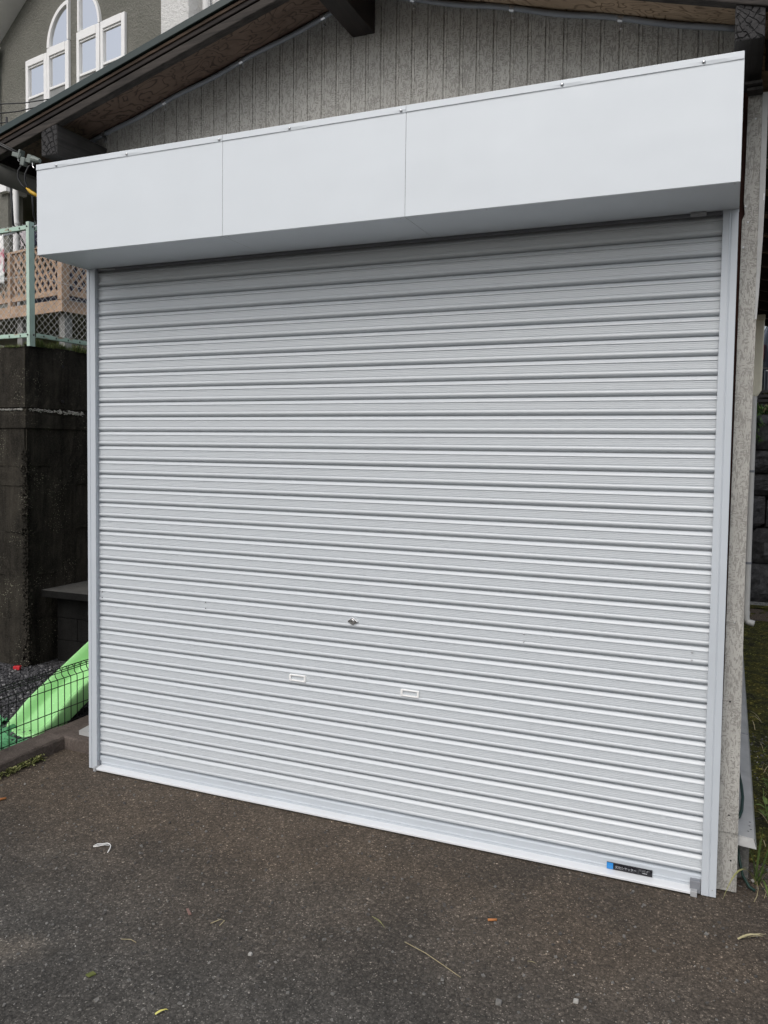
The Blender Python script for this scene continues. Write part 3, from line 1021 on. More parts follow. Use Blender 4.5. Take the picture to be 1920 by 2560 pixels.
# downpipe with hopper at the far end of the side wall
b = MB()
b.tube([(3.036, 4.95, 2.10), (3.036, 4.95, .14), (3.037, 4.95, .105), (3.042, 4.95, .082), (3.05, 4.95, .066), (3.07, 4.948, .060), (3.105, 4.945, .052)], [.0275] * 2 + [.0280] * 4 + [.0290], 20)
dp = b.build('downpipe', 'pipe_white', ga); smooth_angle(dp, 40)
b = MB(); b.tube([(3.036, 4.95, .16), (3.036, 4.95, .128)], .0305, 20); o = b.build('pipe_socket', 'pipe_white', dp); smooth_angle(o, 40)
for z in (1.425, .60):
    b = MB(); b.tube([(3.036, 4.95, z - .010), (3.036, 4.95, z + .010)], .0300, 18)
    b.box(2.908, 3.012, 4.94, 4.96, z - .010, z + .010)
    b.build('pipe_band', 'grey_plastic', dp)
b = MB()
b.prism([(2.99, 4.92, 2.155), (3.012, 4.92, 2.09), (3.064, 4.92, 2.09), (3.098, 4.92, 2.145), (3.1035, 4.92, 2.76), (2.985, 4.92, 2.78)], (0, .10, 0))
hp = b.build('hopper', 'cream', ga, .014, seg=4)
b = MB(); b.box(2.98, 3.107, 4.912, 5.03, 2.765, 2.81); b.build('hopper_rim', 'cream', hp, .006)

# cable conduit with clips along the soffit
ct = thing('cable_conduit', 'grey cable conduit clipped along the gable wall just under the roof', 'conduit', (AX, YW, 3.3))
def bow(x):  # slight sag between clips
    return .0035 * math.sin(x * 15.5)
pts = [(-.02 + k * (1.36 + .02) / 30, YW - .012, zr(-.02 + k * 1.38 / 30) - .016 + bow(k * 1.38 / 30)) for k in range(31)]
pts += [(1.40 + k * .05 / 4, YW - .012, zr(1.425) - .022) for k in range(5)]
pts += [(1.50 + k * 1.33 / 30, YW - .012, zr(1.50 + k * 1.33 / 30) - .014 + bow(k * 1.33 / 30)) for k in range(31)]
b = MB(); b.tube(pts, .0105, 10); b.build('conduit_tube', 'conduit', ct, smooth=True)
for x in (.076, .426, .834, 1.234, 1.636, 2.04, 2.441):
    z = zr(x) - .015 + bow(x)
    d = Vector((1, 0, -SL if x > AX else SL)).normalized()
    b = MB()
    b.tube([Vector((x, YW - .012, z)) - d * .009, Vector((x, YW - .012, z)) + d * .009], .0125, 10)
    b.box(x - .008, x + .008, YW - .004, YW - .0005, z - .036, z - .008)
    b.ball((x, YW - .005, z - .028), .005, 1, .7, 1)
    b.build('clip', 'steel', ct)

# ------------------------------------------------------------ power cable fittings at the left eave
an = thing('cable_anchor', 'grey green cable anchor fitting under the left eave beside the weathered beam', 'cable anchor', (-.07, -.28, 2.86))
b = MB()
A0, A1 = Vector((-.155, -.28, 2.888)), Vector((.0, -.278, 2.838))
d = (A1 - A0).normalized(); n_ = Vector((0, 1, 0)); w_ = d.cross(n_)
if w_.z < 0: w_ = -w_
b.obox(A0 - w_ * .012 - n_ * .012, d * .052, n_ * .024, w_ * .020)
b.obox(A0 + d * .036 - w_ * .016 - n_ * .015, d * .012, n_ * .03, w_ * .040)
b.obox(A0 + d * .045 - w_ * .020 - n_ * .008, d * .075, n_ * .016, w_ * .016)
b.obox(A0 + d * .058 - w_ * .040 - n_ * .012, d * .024, n_ * .026, w_ * .036)
b.obox(A0 + d * .092 - w_ * .022 - n_ * .014, d * .026, n_ * .03, w_ * .036)
b.tube([A0 + d * .11, A0 + d * .128, A0 + d * .16], [.016, .014, .010], 10)
b.build('clamp_body', 'anchor', an, .003)
b = MB(); b.tube([A0 + d * .118 - w_ * .014, A0 + d * .124 - w_ * .03, A0 + d * .135 - w_ * .036], .0025, 6); b.build('hook', 'steel', an)
b = MB(); b.tube([A0 + d * .03 - w_ * .012, A0 + d * .034 - w_ * .024, A0 + d * .05 - w_ * .026], .002, 6); b.build('hook', 'steel', an)
b = MB()
b.tube([(-3.0, -.28, 4.5), (-1.4, -.28, 3.58), (-.6, -.28, 3.142), (-.25, -.28, 2.944), A0 + d * .02 + w_ * .004], .0048, 8)
b.tube([(-3.0, -.272, 4.55), (-1.4, -.272, 3.60), (-.6, -.272, 3.150), (-.26, -.272, 2.957), A0 + d * .04 + w_ * .008], .0040, 8)
tag(b.build('overhead_cable', 'cable', smooth=True), 'black overhead service cable running into the grey fitting under the left eave', 'cable')
sp = thing('drop_cable', 'two black cable loops joined by yellow tape at the left end of the housing', 'cable', (-.08, -.27, 2.74))
b = MB()
b.tube([(-.083, -.272, 2.848), (-.100, -.285, 2.835), (-.120, -.29, 2.807), (-.124, -.288, 2.775), (-.108, -.282, 2.745), (-.080, -.276, 2.722)], .0042, 8)
b.tube([(-.052, -.27, 2.842), (-.070, -.28, 2.82), (-.083, -.286, 2.79), (-.086, -.285, 2.76), (-.080, -.278, 2.735), (-.074, -.275, 2.722)], .0038, 8)
b.build('loop', 'cable', sp, smooth=True)
b = MB(); b.tube([(-.084, -.277, 2.730), (-.068, -.272, 2.714), (-.048, -.268, 2.702), (-.030, -.262, 2.690)], [.0058, .0082, .0082, .006], 8); b.tube([(-.03, -.262, 2.69), (.02, -.2, 2.67)], .005, 8); b.build('tape_splice', 'yellow', sp, smooth=True)

# ------------------------------------------------------------ left: curb, mesh fence, slide
def rough_run(p0, p1, p2, p3, z, name, label, nseg):
    """concrete kerb with slightly broken edges; p0-p1 front line, p3-p2 back line"""
    b = MB()
    P0, P1, P2, P3 = [Vector(p) for p in (p0, p1, p2, p3)]
    rows = []
    for i in range(nseg + 1):
        k = i / nseg
        f = P0.lerp(P1, k); r_ = P3.lerp(P2, k)
        d_ = (r_ - f)
        e = rnd.uniform(-.004, .004)
        rows.append([(f.x, f.y, -.02), (f.x + rnd.uniform(-.003, .003), f.y + rnd.uniform(-.002, .002), z * .5), tuple(f + d_ * .015 + Vector((0, 0, z - .008 + e))), tuple(f + d_ * .06 + Vector((0, 0, z + rnd.uniform(-.003, .002)))), tuple(f + d_ * .5 + Vector((0, 0, z + rnd.uniform(-.002, .002)))), tuple(f + d_ * .97 + Vector((0, 0, z - .002))), (r_.x, r_.y, z - .01), (r_.x, r_.y, -.02)])
    b.grid(rows)
    n = len(rows[0])
    b.add(rows[0], [tuple(range(n))]); b.add(rows[-1], [tuple(range(n - 1, -1, -1))])
    o = b.build(name, 'curb')
    bm = bmesh.new(); bm.from_mesh(o.data); bmesh.ops.recalc_face_normals(bm, faces=bm.faces); bm.to_mesh(o.data); bm.free()
    return tag(o, label, 'kerb', 'concrete kerb stones left of the shutter')
rough_run((-.297, .146, 0), (-.312, -3.2, 0), (-.474, -3.2, 0), (-.445, .146, 0), .066, 'concrete_kerb', 'long worn concrete kerb running towards the camera below the black mesh fence', 90)
rough_run((-.445, .150, 0), (-.02, .140, 0), (-.02, .262, 0), (-.445, .27, 0), .065, 'concrete_kerb', 'short concrete kerb meeting the left foot of the shutter', 26)
rough_run((-.300, .274, 0), (-.300, 1.2, 0), (-.445, 1.2, 0), (-.445, .274, 0), .064, 'concrete_kerb', 'concrete kerb beside the green slide, behind the short kerb', 30)
b = MB()
b.prism([(-.245, .195, .088), (-.05, .175, .098), (-.05, .275, .100), (-.255, .292, .090)], (0, 0, .0025))
b.prism([(-.245, .195, .068), (-.05, .175, .072), (-.05, .175, .098), (-.245, .195, .0885)], (0, .0015, 0))
b.prism([(-.245, .195, .068), (-.2445, .197, .09), (-.255, .292, .09), (-.255, .292, .068)], (.0015, 0, 0))
tag(b.build('bent_sheet', 'trim_grey'), 'small bent piece of grey sheet metal lying on the short kerb', 'metal sheet')

wf = thing('wire_fence', 'low black wire mesh fence with rounded top standing behind the left kerb', 'fence', (-.49, .2, 0))
b = MB()
fx = -.492
Y0, Y1 = -2.2, 1.15
vy = []
y = -.078
sp_ = .0475
while y > Y0: y -= sp_
while y < Y1:
    vy.append(y); y += sp_
def ft(y): return .366
r_ = .0025
for y in vy:
    b.tube([(fx, y, .0), (fx, y, .288), (fx - .004, y, .300), (fx - .018, y, .312), (fx - .022, y, .330), (fx - .016, y, .352), (fx + .002, y, .364), (fx + .020, y, .360)][::1], r_, 5)
for z, x in ((.05, fx), (.130, fx), (.262, fx), (.300, fx - .004), (.330, fx - .023), (.364, fx + .004), (.357, fx + .021)):
    b.tube([(x + .003, Y0, z), (x + .003, Y1, z)], .0026, 5)
b.build('mesh_panel', 'mesh_black', wf)
for y in (-1.35, .95):
    m = MB(); m.tube([(fx - .02, y, -.02), (fx - .02, y, .372)], .012, 12); m.build('fence_post', 'mesh_black', wf, smooth=False)

# green plastic slide, chute cross-section swept up the slope
sl = thing('play_slide', 'bright green plastic toddler slide on the gravel behind the mesh fence', 'slide', (-.67, .3, 0))
def srow(y, zb, xl, xr, rim, foot):
    """one cross-section of the chute"""
    w = xr - xl
    return [(xl - .006, y, max(foot, zb - .05)), (xl - .004, y, zb + rim * .75), (xl + .002, y, zb + rim), (xl + .012, y, zb + rim * 1.02), (xl + .020, y, zb + rim * .92), (xl + .030, y, zb + rim * .80), (xl + .052, y, zb + rim * .22), (xl + .064, y, zb + .005), (xl + .085, y, zb + .001), (xl + w * .5, y, zb), (xr - .085, y, zb + .001), (xr - .064, y, zb + .005), (xr - .052, y, zb + rim * .22), (xr - .030, y, zb + rim * .80), (xr - .020, y, zb + rim * .92), (xr - .012, y, zb + rim * 1.02), (xr - .002, y, zb + rim), (xr + .004, y, zb + rim * .75), (xr + .008, y, zb + rim * .1), (xr + .009, y, max(foot, zb - .05))]
rows = []
ys = [.118, .122, .13, .145, .17, .21, .26, .32, .40, .50, .62, .75, .90, 1.05, 1.20]
for i, y in enumerate(ys):
    t = y - .118
    zb = .010 + .47 * max(0, t - .085) * (1 if t > .16 else max(0, (t - .085) / .075))
    rim = min(.074, .020 + .36 * t)
    inset = .022 * max(0, 1 - t / .05) ** 2
    if i == 0: zb -= .010
    rows.append(srow(y, zb, -.812 + inset, -.522 - inset, max(rim, .004), .006 + .47 * max(0, t - .14)))
# the end is cut square to a slightly turned chute, with a rounded lip
for i in range(len(rows)):
    k = max(0, 1 - (ys[i] - .118) / .14)
    rows[i] = [(x, y + .085 - .26 * (x + .667) * max(.25, k) - k * .05 * max(0, .5 - abs((x + .667) / .29)), z) for x, y, z in rows[i]]
b = MB(); b.grid(rows)
ch = b.build('chute', 'slide', sl, solid=.004)
ss = ch.modifiers.new('sub', 'SUBSURF'); ss.levels = 2; ss.render_levels = 2
ch.data.polygons.foreach_set('use_smooth', [True] * len(ch.data.polygons))
b = MB()
for x in (-.515,):
    b.grid([[(x, y, .025 + .47 * max(0, y - .36) + dz) for dz in (-.004, .004)] for y in (.36, .5, .7, 1.2)])
b.build('seam_rib', 'slide', sl, solid=.004)
for x in (-.79, -.55):
    b = MB(); b.tube([(x, 1.18, .38), (x, 1.28, 0)], .018, 10); b.build('leg', 'slide', sl, smooth=True)
# crumpled green net in front of the slide end
b = MB()
rows = []
for i in range(26):
    row = []
    for j in range(26):
        u, v = i / 25, j / 25
        x = -1.02 + .52 * u; y = -.32 + .52 * v + .10 * (1 - u)
        h = .012 + .022 * (math.sin(u * 17 + v * 5) * math.sin(v * 13 + u * 4)) + rnd.uniform(0, .014)
        if u > .55 and v > .80: h = .006
        row.append((x + rnd.uniform(-.006, .006), y + rnd.uniform(-.006, .006), max(.005, h)))
    rows.append(row)
b.grid(rows)
tag(b.build('green_netting', 'net'), 'crumpled green netting spread on the gravel below the slide end', 'netting')
b = MB()
rows = []
for i in range(12):
    row = []
    for j in range(7):
        x = -1.02 + .165 * i / 11; y = .27 + .06 * j / 6 - .03 * i / 11
        row.append((x, y, .012 + (.028 if 0 < j < 6 else 0) * abs(math.sin(j * 1.3 + i * .7)) + rnd.uniform(0, .008)))
    rows.append(row)
b.grid(rows)
tag(b.build('green_cloth', 'net'), 'small twisted scrap of green cloth left of the slide end', 'cloth')
b = MB()
b.prism([(-1.703, 1.118, .010), (-1.665, 1.132, .010), (-1.660, 1.136, .036), (-1.707, 1.116, .036)], (-.010, .028, 0))
tag(b.build('red_block', 'red', bevel=.003), 'small red plastic block on the gravel at the wall corner', 'toy block')

# ------------------------------------------------------------ retaining wall and ledge
rw = thing('retaining_wall', 'tall black stained concrete retaining wall carrying the green fence', 'retaining wall', (-1.7, 1.23, 0))
cw, sw = math.cos(R(3)), math.sin(R(3))
EL = Vector((-cw, sw, 0)); ER = Vector((sw, cw, 0))
Pc = Vector((-1.685, 1.225, 0))
def wall_face(P0, ex, ln, nrm, ztop, name, seed, mat='ret_conc'):
    """rough cast face with board marks, a pour joint and a ledge"""
    r2 = random.Random(seed)
    b = MB()
    nx = max(8, int(ln / .035)); zs = []
    z = 0
    boards = [.0, .33, .64, .95, 1.28, 1.42, 1.690, 1.835]
    for bz in boards:
        zs += [bz + .004, bz + .009, bz + .05, bz + .10]
    zs += [ztop - .25, ztop - .12, ztop - .03, ztop]
    zs = sorted(set(round(q, 3) for q in zs))
    rows = []
    for i in range(nx + 1):
        row = []
        for z in zs:
            o = r2.uniform(-.003, .003)
            if z < 1.69: o -= .010
            for bz in boards:
                if abs(z - bz - .004) < 1e-4: o -= ((.0 if (int(bz * 100) + i // 7 + seed) % 3 else .006) if bz < 1.6 else .012)
            o += .006 * math.sin(z * 7 + seed) * math.sin(i * .5)
            row.append(tuple(Vector(P0) + Vector(ex) * (ln * i / nx) + Vector(nrm) * o + Vector((0, 0, z))))
        rows.append(row)
    b.grid(rows)
    return b
bL = wall_face(Pc, EL, 4.2, (-sw, -cw, 0), 2.265, 'wall', 1)
bR = wall_face(Pc, ER, 6.0, (cw, -sw, 0), 2.280, 'wall', 2)
bL.add(bR.v, bR.f)
# coping
P = [Pc + Vector((.002, -.002, 2.262)), Pc + ER * 6 + Vector((0, 0, 2.28)), Pc + ER * 6 - Vector((.26, 0, -2.28)), Pc + Vector((-.26, .26, 2.27)), Pc + EL * 4.2 + Vector((0, .26, 2.262)), Pc + EL * 4.2 + Vector((0, 0, 2.262))]
bL.add(P, [(0, 1, 2, 3), (0, 3, 4, 5)])
bL.add([Pc + EL * 4.2, Pc + EL * 4.2 + Vector((0, .4, 0)), Pc + EL * 4.2 + Vector((0, .4, 2.26)), Pc + EL * 4.2 + Vector((0, 0, 2.26))], [(0, 1, 2, 3)])
ow = bL.build('wall_body', 'ret_conc', rw)
bm = bmesh.new(); bm.from_mesh(ow.data); bmesh.ops.remove_doubles(bm, verts=bm.verts, dist=.0008); bmesh.ops.recalc_face_normals(bm, faces=bm.faces); bm.to_mesh(ow.data); bm.free()
# white mineral crust along the pour joint
b = MB()
for i in range(420):
    u = rnd.random()
    if rnd.random() < .45:
        p = Pc + EL * (.02 + .25 * u) + Vector((-sw, -cw, 0)) * .004 + Vector((0, 0, 1.828 + rnd.gauss(0, .0035)))
        r = rnd.uniform(.0012, .0035)
    else:
        dd = .03 + .50 * u
        p = Pc + ER * dd + Vector((cw, -sw, 0)) * .004 + Vector((0, 0, 1.828 - .012 * u + rnd.gauss(0, .004 + .004 * u)))
        r = rnd.uniform(.0015, .006) * (.6 + .6 * u)
    b.ball(p, r, 1.5, 1.5, .8, 5, 4)
b.build('mineral_crust', 'efflor', rw)
# broken aggregate down the corner of the wall
b2 = MB()
base8 = [Vector(p) for p in ((-1, -1, -1), (1, -1, -1), (1, 1, -1), (-1, 1, -1), (-1, -1, 1), (1, -1, 1), (1, 1, 1), (-1, 1, 1))]
f8 = [(0, 3, 2, 1), (4, 5, 6, 7), (0, 1, 5, 4), (1, 2, 6, 5), (2, 3, 7, 6), (3, 0, 4, 7)]
for i in range(420):
    z = rnd.uniform(0, 1.55)
    c = Pc + EL * (rnd.uniform(-.01, .05) if z > .5 else rnd.uniform(-.02, .05)) + Vector((0, .004, z)) + Vector((.004, -.004, 0))
    if rnd.random() < .4: c = Pc + ER * rnd.uniform(0, .05) + Vector((-.006, 0, z))
    r = rnd.uniform(.003, .010)
    q = Matrix.Rotation(rnd.uniform(0, 6), 3, 'Z') @ Matrix.Rotation(rnd.uniform(0, 6), 3, 'X')
    b2.add([c + q @ (p * r * rnd.uniform(.6, 1)) for p in base8], f8)
b2.build('broken_edge', 'ret_conc', rw)
# tie holes
b3 = MB()
for dd, z in ((.33, 2.155), (.33, 1.90)):
    p = Pc + ER * dd + Vector((0, 0, z))
    b3.tube([p + Vector((.008, 0, 0)), p - Vector((.03, 0, 0))], .010, 10)
b3.build('tie_hole', 'black', rw)

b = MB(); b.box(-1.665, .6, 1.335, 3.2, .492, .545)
lg = thing('concrete_ledge', 'low shaded concrete ledge between the retaining wall and the garage', 'ledge', (-.8, 1.34, 0))
b.mi = [1 if i == 1 else 0 for i in range(6)]  # lit top face gets the lighter concrete, shaded sides the near-black one
o = b.build('slab', ['ledge_shaded', 'ledge_top'], lg, .006)
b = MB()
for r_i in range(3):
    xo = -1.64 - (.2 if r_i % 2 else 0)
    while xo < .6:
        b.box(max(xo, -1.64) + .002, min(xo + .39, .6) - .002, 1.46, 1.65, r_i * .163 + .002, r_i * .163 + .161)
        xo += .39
b.build('block_face', 'ledge_shaded', lg, .003)
# grass on the wall top
b = MB()
def grass_patch(b, base, n, h, w, spread):
    for _ in range(n):
        p = Vector(base) + Vector((rnd.uniform(-1, 1) * spread[0], rnd.uniform(-1, 1) * spread[1], 0))
        a = rnd.uniform(0, 6.28); l = rnd.uniform(.2, .8) * h
        hh = h * rnd.uniform(.4, 1.0)
        b.blade(p, p + Vector((math.cos(a) * l, math.sin(a) * l, hh)), w * rnd.uniform(.6, 1.2), hh * .15, 3, mi=0 if rnd.random() < .7 else 1)
for i in range(300):
    k = rnd.random()
    hh = .03 + .055 * abs(math.sin(k * 17)) * rnd.random()
    grass_patch(b, Pc + ER * (.02 + 1.0 * k) + Vector((-.012, 0, 2.272 + .018 * k * .3)), 9, hh, .0032, (.016, .012))
for i in range(130):
    k = rnd.random()
    grass_patch(b, Pc + EL * (.9 * k) + Vector((0, .015, 2.258)), 8, (.014 + .026 * rnd.random()), .003, (.012, .014))
tag(b.build('grass', ['grass', 'grass_pale']), kind='stuff', label='short grass growing along the top of the retaining wall', cat='grass')

# ------------------------------------------------------------ chain-link fence on the wall
cf = thing('chain_link_fence', 'mint green framed chain-link fence on top of the retaining wall', 'fence', (-1.63, 1.27, 2.27))
FP = Vector((-1.640, 1.235, 0))
def angle_post(p, z0, z1):
    b = MB()
    t = .004; w = .031
    b.obox(p + Vector((0, 0, z0)), EL * w, ER * t, Vector((0, 0, z1 - z0)))
    b.obox(p + Vector((0, 0, z0)), EL * t, ER * (w + .014), Vector((0, 0, z1 - z0)))
    return b.build('corner_post', 'fence_green', cf, .001)
angle_post(FP + Vector((.0, -.006, 0)), 2.265, 3.118)
for k in (1.9, 3.8):
    m = MB(); m.obox(FP + EL * k + Vector((0, 0, 2.2)), EL * .04, ER * .04, Vector((0, 0, .9))); m.build('post', 'fence_green', cf, .001)
    m = MB(); m.obox(FP + ER * k + Vector((0, 0, 2.2)), EL * .04, ER * .04, Vector((0, 0, .9))); m.build('post', 'fence_green', cf, .001)
def frail(d, ln, z0, z1, start, nrm):
    b = MB()
    b.obox(FP + d * start + Vector((0, 0, z0)), d * ln, nrm * .004, Vector((0, 0, z1 - z0)))
    b.obox(FP + d * start + Vector((0, 0, z0)), d * ln, nrm * .022, Vector((0, 0, .003)))
    o = b.build('rail', 'fence_rail', cf)
    q = start + .06
    while q < min(ln, .7):
        m = MB()
        c = FP + d * q + Vector((0, 0, (z0 + z1) / 2)) - nrm * .001
        m.obox(c - d * .0025 - Vector((0, 0, .007)), d * .005, -nrm * .004, Vector((0, 0, .012)))
        q += .11
        m.build('bolt', 'rafter_dark', o)
    return o
frail(EL, 3.8, 2.327, 2.356, .038, ER)
frail(ER, 3.8, 2.330, 2.360, .052, EL)
frail(EL, 3.8, 3.066, 3.096, .038, ER)
frail(ER, 3.8, 3.070, 3.098, .052, EL)
for d_, off in ((EL, Vector((-sw, -cw, 0)) * .0), (ER, Vector((0, 0, 0)))):
    for z_ in (3.085, 2.344):
        m = MB()
        c = FP + d_ * .028 + Vector((0, 0, z_)); m.ball(c + Vector((.008, -.008, 0)), .006, 1, 1, 1, 8, 5)
        m.build('bolt', 'rafter_dark', cf, smooth=True)
# woven mesh: zigzag wires
b = MB()
dia_w, dia_h = .052, .052
def weave(d, n, start, nrm, z0, z1, last):
    for i in range(n):
        s0 = start + i * dia_w * .5 * 2 / 2
        pts = []
        z = z0; k = 0
        while z <= z1 + 1e-6:
            s1 = s0 + (dia_w / 2 if (k + i) % 2 else 0)
            pts.append(FP + d * s1 + nrm * (.012 + (.0022 if k % 2 else -.0022)) + Vector((0, 0, z)))
            z += dia_h / 2; k += 1
        # barbed ends above the top rail
        pts.append(pts[-1] + d * (.012 if i % 2 else -.010) + Vector((0, 0, .020)))
        b.tube(pts, .0016, 6, cap=False)
weave(EL, int(1.1 / (dia_w * .5)), .045, ER, 2.335, 3.105, None)
weave(ER, int(1.5 / (dia_w * .5)), .060, EL, 2.335, 3.115, None)
# tension wires
b.tube([FP + EL * 3.8 + ER * .01 + Vector((0, 0, 2.735)), FP + EL * .04 + ER * .01 + Vector((0, 0, 2.75))], .0016, 5)
b.tube([FP + ER * .06 + EL * .01 + Vector((0, 0, 2.752)), FP + ER * 3.8 + EL * .01 + Vector((0, 0, 2.72))], .0016, 5)
b.build('wire_mesh', 'wire', cf, smooth=True)

# ------------------------------------------------------------ deck of the neighbour
ca, sa = math.cos(R(11.5)), math.sin(R(11.5))
DL = Vector((-ca, sa, 0)); DR = Vector((sa, ca, 0))
DC = Vector((-4.436, 4.4, 0))
UP = Vector((0, 0, 1))
dk = thing('timber_deck', 'raised tan timber deck with lattice railing behind the chain-link fence', 'deck', (-5.5, 5.2, 2.26))
def dbox(d, s0, s1, n, n0, n1, z0, z1, name, mat='tan', bev=.004, parent=None):
    b = MB(); b.obox(DC + d * s0 + n * n0 + UP * z0, d * (s1 - s0), n * (n1 - n0), UP * (z1 - z0))
    return b.build(name, mat, parent or dk, bev)
for d, n, ln in ((DL, DR, 4.4), (DR, DL, 2.3)):
    dbox(d, -.0 if d == DL else .036, ln, n, 0, .035, 3.152, 3.292, 'fascia')
    dbox(d, .10, ln, n, .02, .055, 3.352, 3.412, 'bottom_rail')
    dbox(d, .02, ln, n, .01, .085, 3.942, 3.972, 'top_rail')
    pan = MB()
    q = -.5
    while q < ln:
        for sgn, off in ((1, 0), (-1, .016)):
            # strips clipped to the panel between z=3.41 and 3.94
            z0, z1 = 3.405, 3.945
            s0 = q if sgn > 0 else q + .42
            s1 = q + .42 if sgn > 0 else q
            # direction: falls towards the corner on the front layer
            A = (s0, z0); B = (s1, z1)
            lo, hi = .10, ln
            def clip(s):
                t = (s - A[0]) / (B[0] - A[0]); return (s, A[1] + t * (B[1] - A[1]))
            a_, b_ = A, B
            if min(a_[0], b_[0]) < lo:
                if max(a_[0], b_[0]) <= lo: continue
                if a_[0] < lo: a_ = clip(lo)
                else: b_ = clip(lo)
            p = DC + d * a_[0] + n * (.028 + off) + UP * a_[1]
            e = (DC + d * b_[0] + n * (.028 + off) + UP * b_[1]) - p
            w_ = e.normalized().cross(n).normalized() * .031
            pan.obox(p - w_ * .5, e, n * .011, w_)
        q += .112
    pan.build('lattice_panel', 'tan', dk)
dbox(DL, -.004, .085, DR, -.006, .10, 3.292, 4.02, 'corner_post', bev=.006)
for k in (1.06, 2.1, 3.2, 4.3):
    dbox(DL, k, k + .06, DR, -.004, .09, 3.22, 3.96, 'post', bev=.004)
    if k < 2.2: dbox(DR, k, k + .06, DL, -.004, .09, 3.22, 3.96, 'post', bev=.004)
for d, n, s0 in ((DL, DR, .10), (DL, DR, .98), (DL, DR, 2.2), (DR, DL, 1.1), (DR, DL, 2.1)):
    dbox(d, s0, s0 + .105, n, .10, .205, 2.26, 3.20, 'leg', 'deck_leg')
dbox(DL, 0, 4.4, DR, .036, 2.3, 3.22, 3.30, 'deck_floor', 'deck_leg', 0)
b = MB(); b.obox(DC + DR * .35 + DL * (-.12) + UP * 2.262, DR * .28, DL * .2, UP * .19)
tag(b.build('footing_block', 'block', bevel=.008), 'grey concrete footing block under the deck near the garage', 'concrete block')
# laundry
def sheet(name, mat, d, s0, s1, n0, z0, z1, label, amp=.02, slope=0.0, cat='laundry', thick=.004, over=None):
    b = MB()
    rows = []
    nu, nv = 26, 16
    for i in range(nu + 1):
        u = i / nu
        row = []
        for j in range(nv + 1):
            v = j / nv
            off = n0 + amp * math.sin(u * 19 + v * 2.1) * (1 - .5 * v) + amp * .6 * math.sin(u * 7 + 1)
            z = z1 - (z1 - z0) * v + slope * u + .012 * math.sin(u * 23) * v
            if over: z -= over(u) * v
            row.append(DC + d * (s0 + (s1 - s0) * u) + (DR if d == DL else DL) * off + UP * z)
        rows.append(row)
    b.grid(rows)
    return tag(b.build(name, mat, solid=thick, smooth=True), label, cat)
sheet('towel', 'towel', DL, 1.155, 2.1, -.05, 3.58, 4.19, 'white towel with a dark red print hung over the deck railing', .022, .0)
sheet('shirt', 'pinkgrey', DL, .74, 1.03, .10, 4.02, 4.235, 'pale pink grey shirt drying above the deck railing', .02, -.02, over=lambda u: .05 * math.sin(u * 6))
sheet('trousers', 'navy', DL, .60, .83, .12, 3.98, 4.22, 'dark navy patterned cloth drying beside the pale pink shirt', .022, -.03, over=lambda u: .06 * math.sin(u * 9 + 1))
sheet('blanket', 'navy', DL, .20, .58, .08, 4.00, 4.30, 'navy patterned cloth hanging behind the fence post next to the white housing', .018, -.02)
sheet('clothes', 'navy', DL, .12, 1.5, .55, 3.34, 3.84, 'dark clothes hanging low behind the deck lattice', .03, 0)
b = MB(); b.tube([DC + DL * -.3 + DR * .12 + UP * 4.30, DC + DL * 2.4 + DR * .12 + UP * 4.2], .012, 8)
tag(b.build('drying_pole', 'steel', smooth=True), 'thin metal drying pole carrying the laundry above the deck', 'pole')

# ------------------------------------------------------------ neighbour's house
K = 1.4
CAM = Vector((2.8502, -3.0845, 1.5865))
HO = CAM + K * (Vector((-5.489, 4.6, 0)) - Vector((CAM.x, CAM.y, 0))); HO.z = 0
HE = Vector((ca, -sa, 0)); HN = Vector((-sa, -ca, 0))      # along the facade, and out of it
def hz(z): return 1.5865 + K * (z - 1.5865)
def hp(s, z, o=0.0):
    return HO + HE * (K * s) + HN * o + UP * hz(z)
ho = thing('house', 'two storey grey green stucco house with white arched windows beyond the garage roof', 'house', tuple(HO + Vector((0, 0, 2.26))))
# facade polygon (gable slope at left)
b = MB()
b.prism([hp(-1.6, 4.74), hp(2.842, 4.74), hp(2.842, 8.0), hp(1.6, 7.64), hp(-1.6, 5.62)], -HN * .25)
b.build('upper_wall', 'stucco', ho)
b = MB()
b.prism([hp(-1.6, 2.05), hp(.0, 2.05), hp(.0, 4.74), hp(-1.6, 4.74)], -HN * .28)
b.build('lower_wall', 'stucco', ho)
b = MB()
b.prism([hp(-1.6, 2.05, -1.6), hp(3.6, 2.05, -1.6), hp(3.6, 4.9, -1.6), hp(-1.6, 4.9, -1.6)], -HN * .2)
b.build('recess_wall', 'stucco', ho)
b = MB()
b.prism([hp(-1.6, 4.742, -.25), hp(3.6, 4.742, -.25), hp(3.6, 4.742, -1.6), hp(-1.6, 4.742, -1.6)], UP * .12)
b.build('recess_ceiling', 'stucco', ho)
b = MB()
b.prism([hp(-.139, 4.690, .09), hp(.058, 4.690, .09), hp(.058, 4.822, .09), hp(-.139, 4.822, .09)], -HN * .40)
b.build('beam_end', 'white_trim', ho, .01)
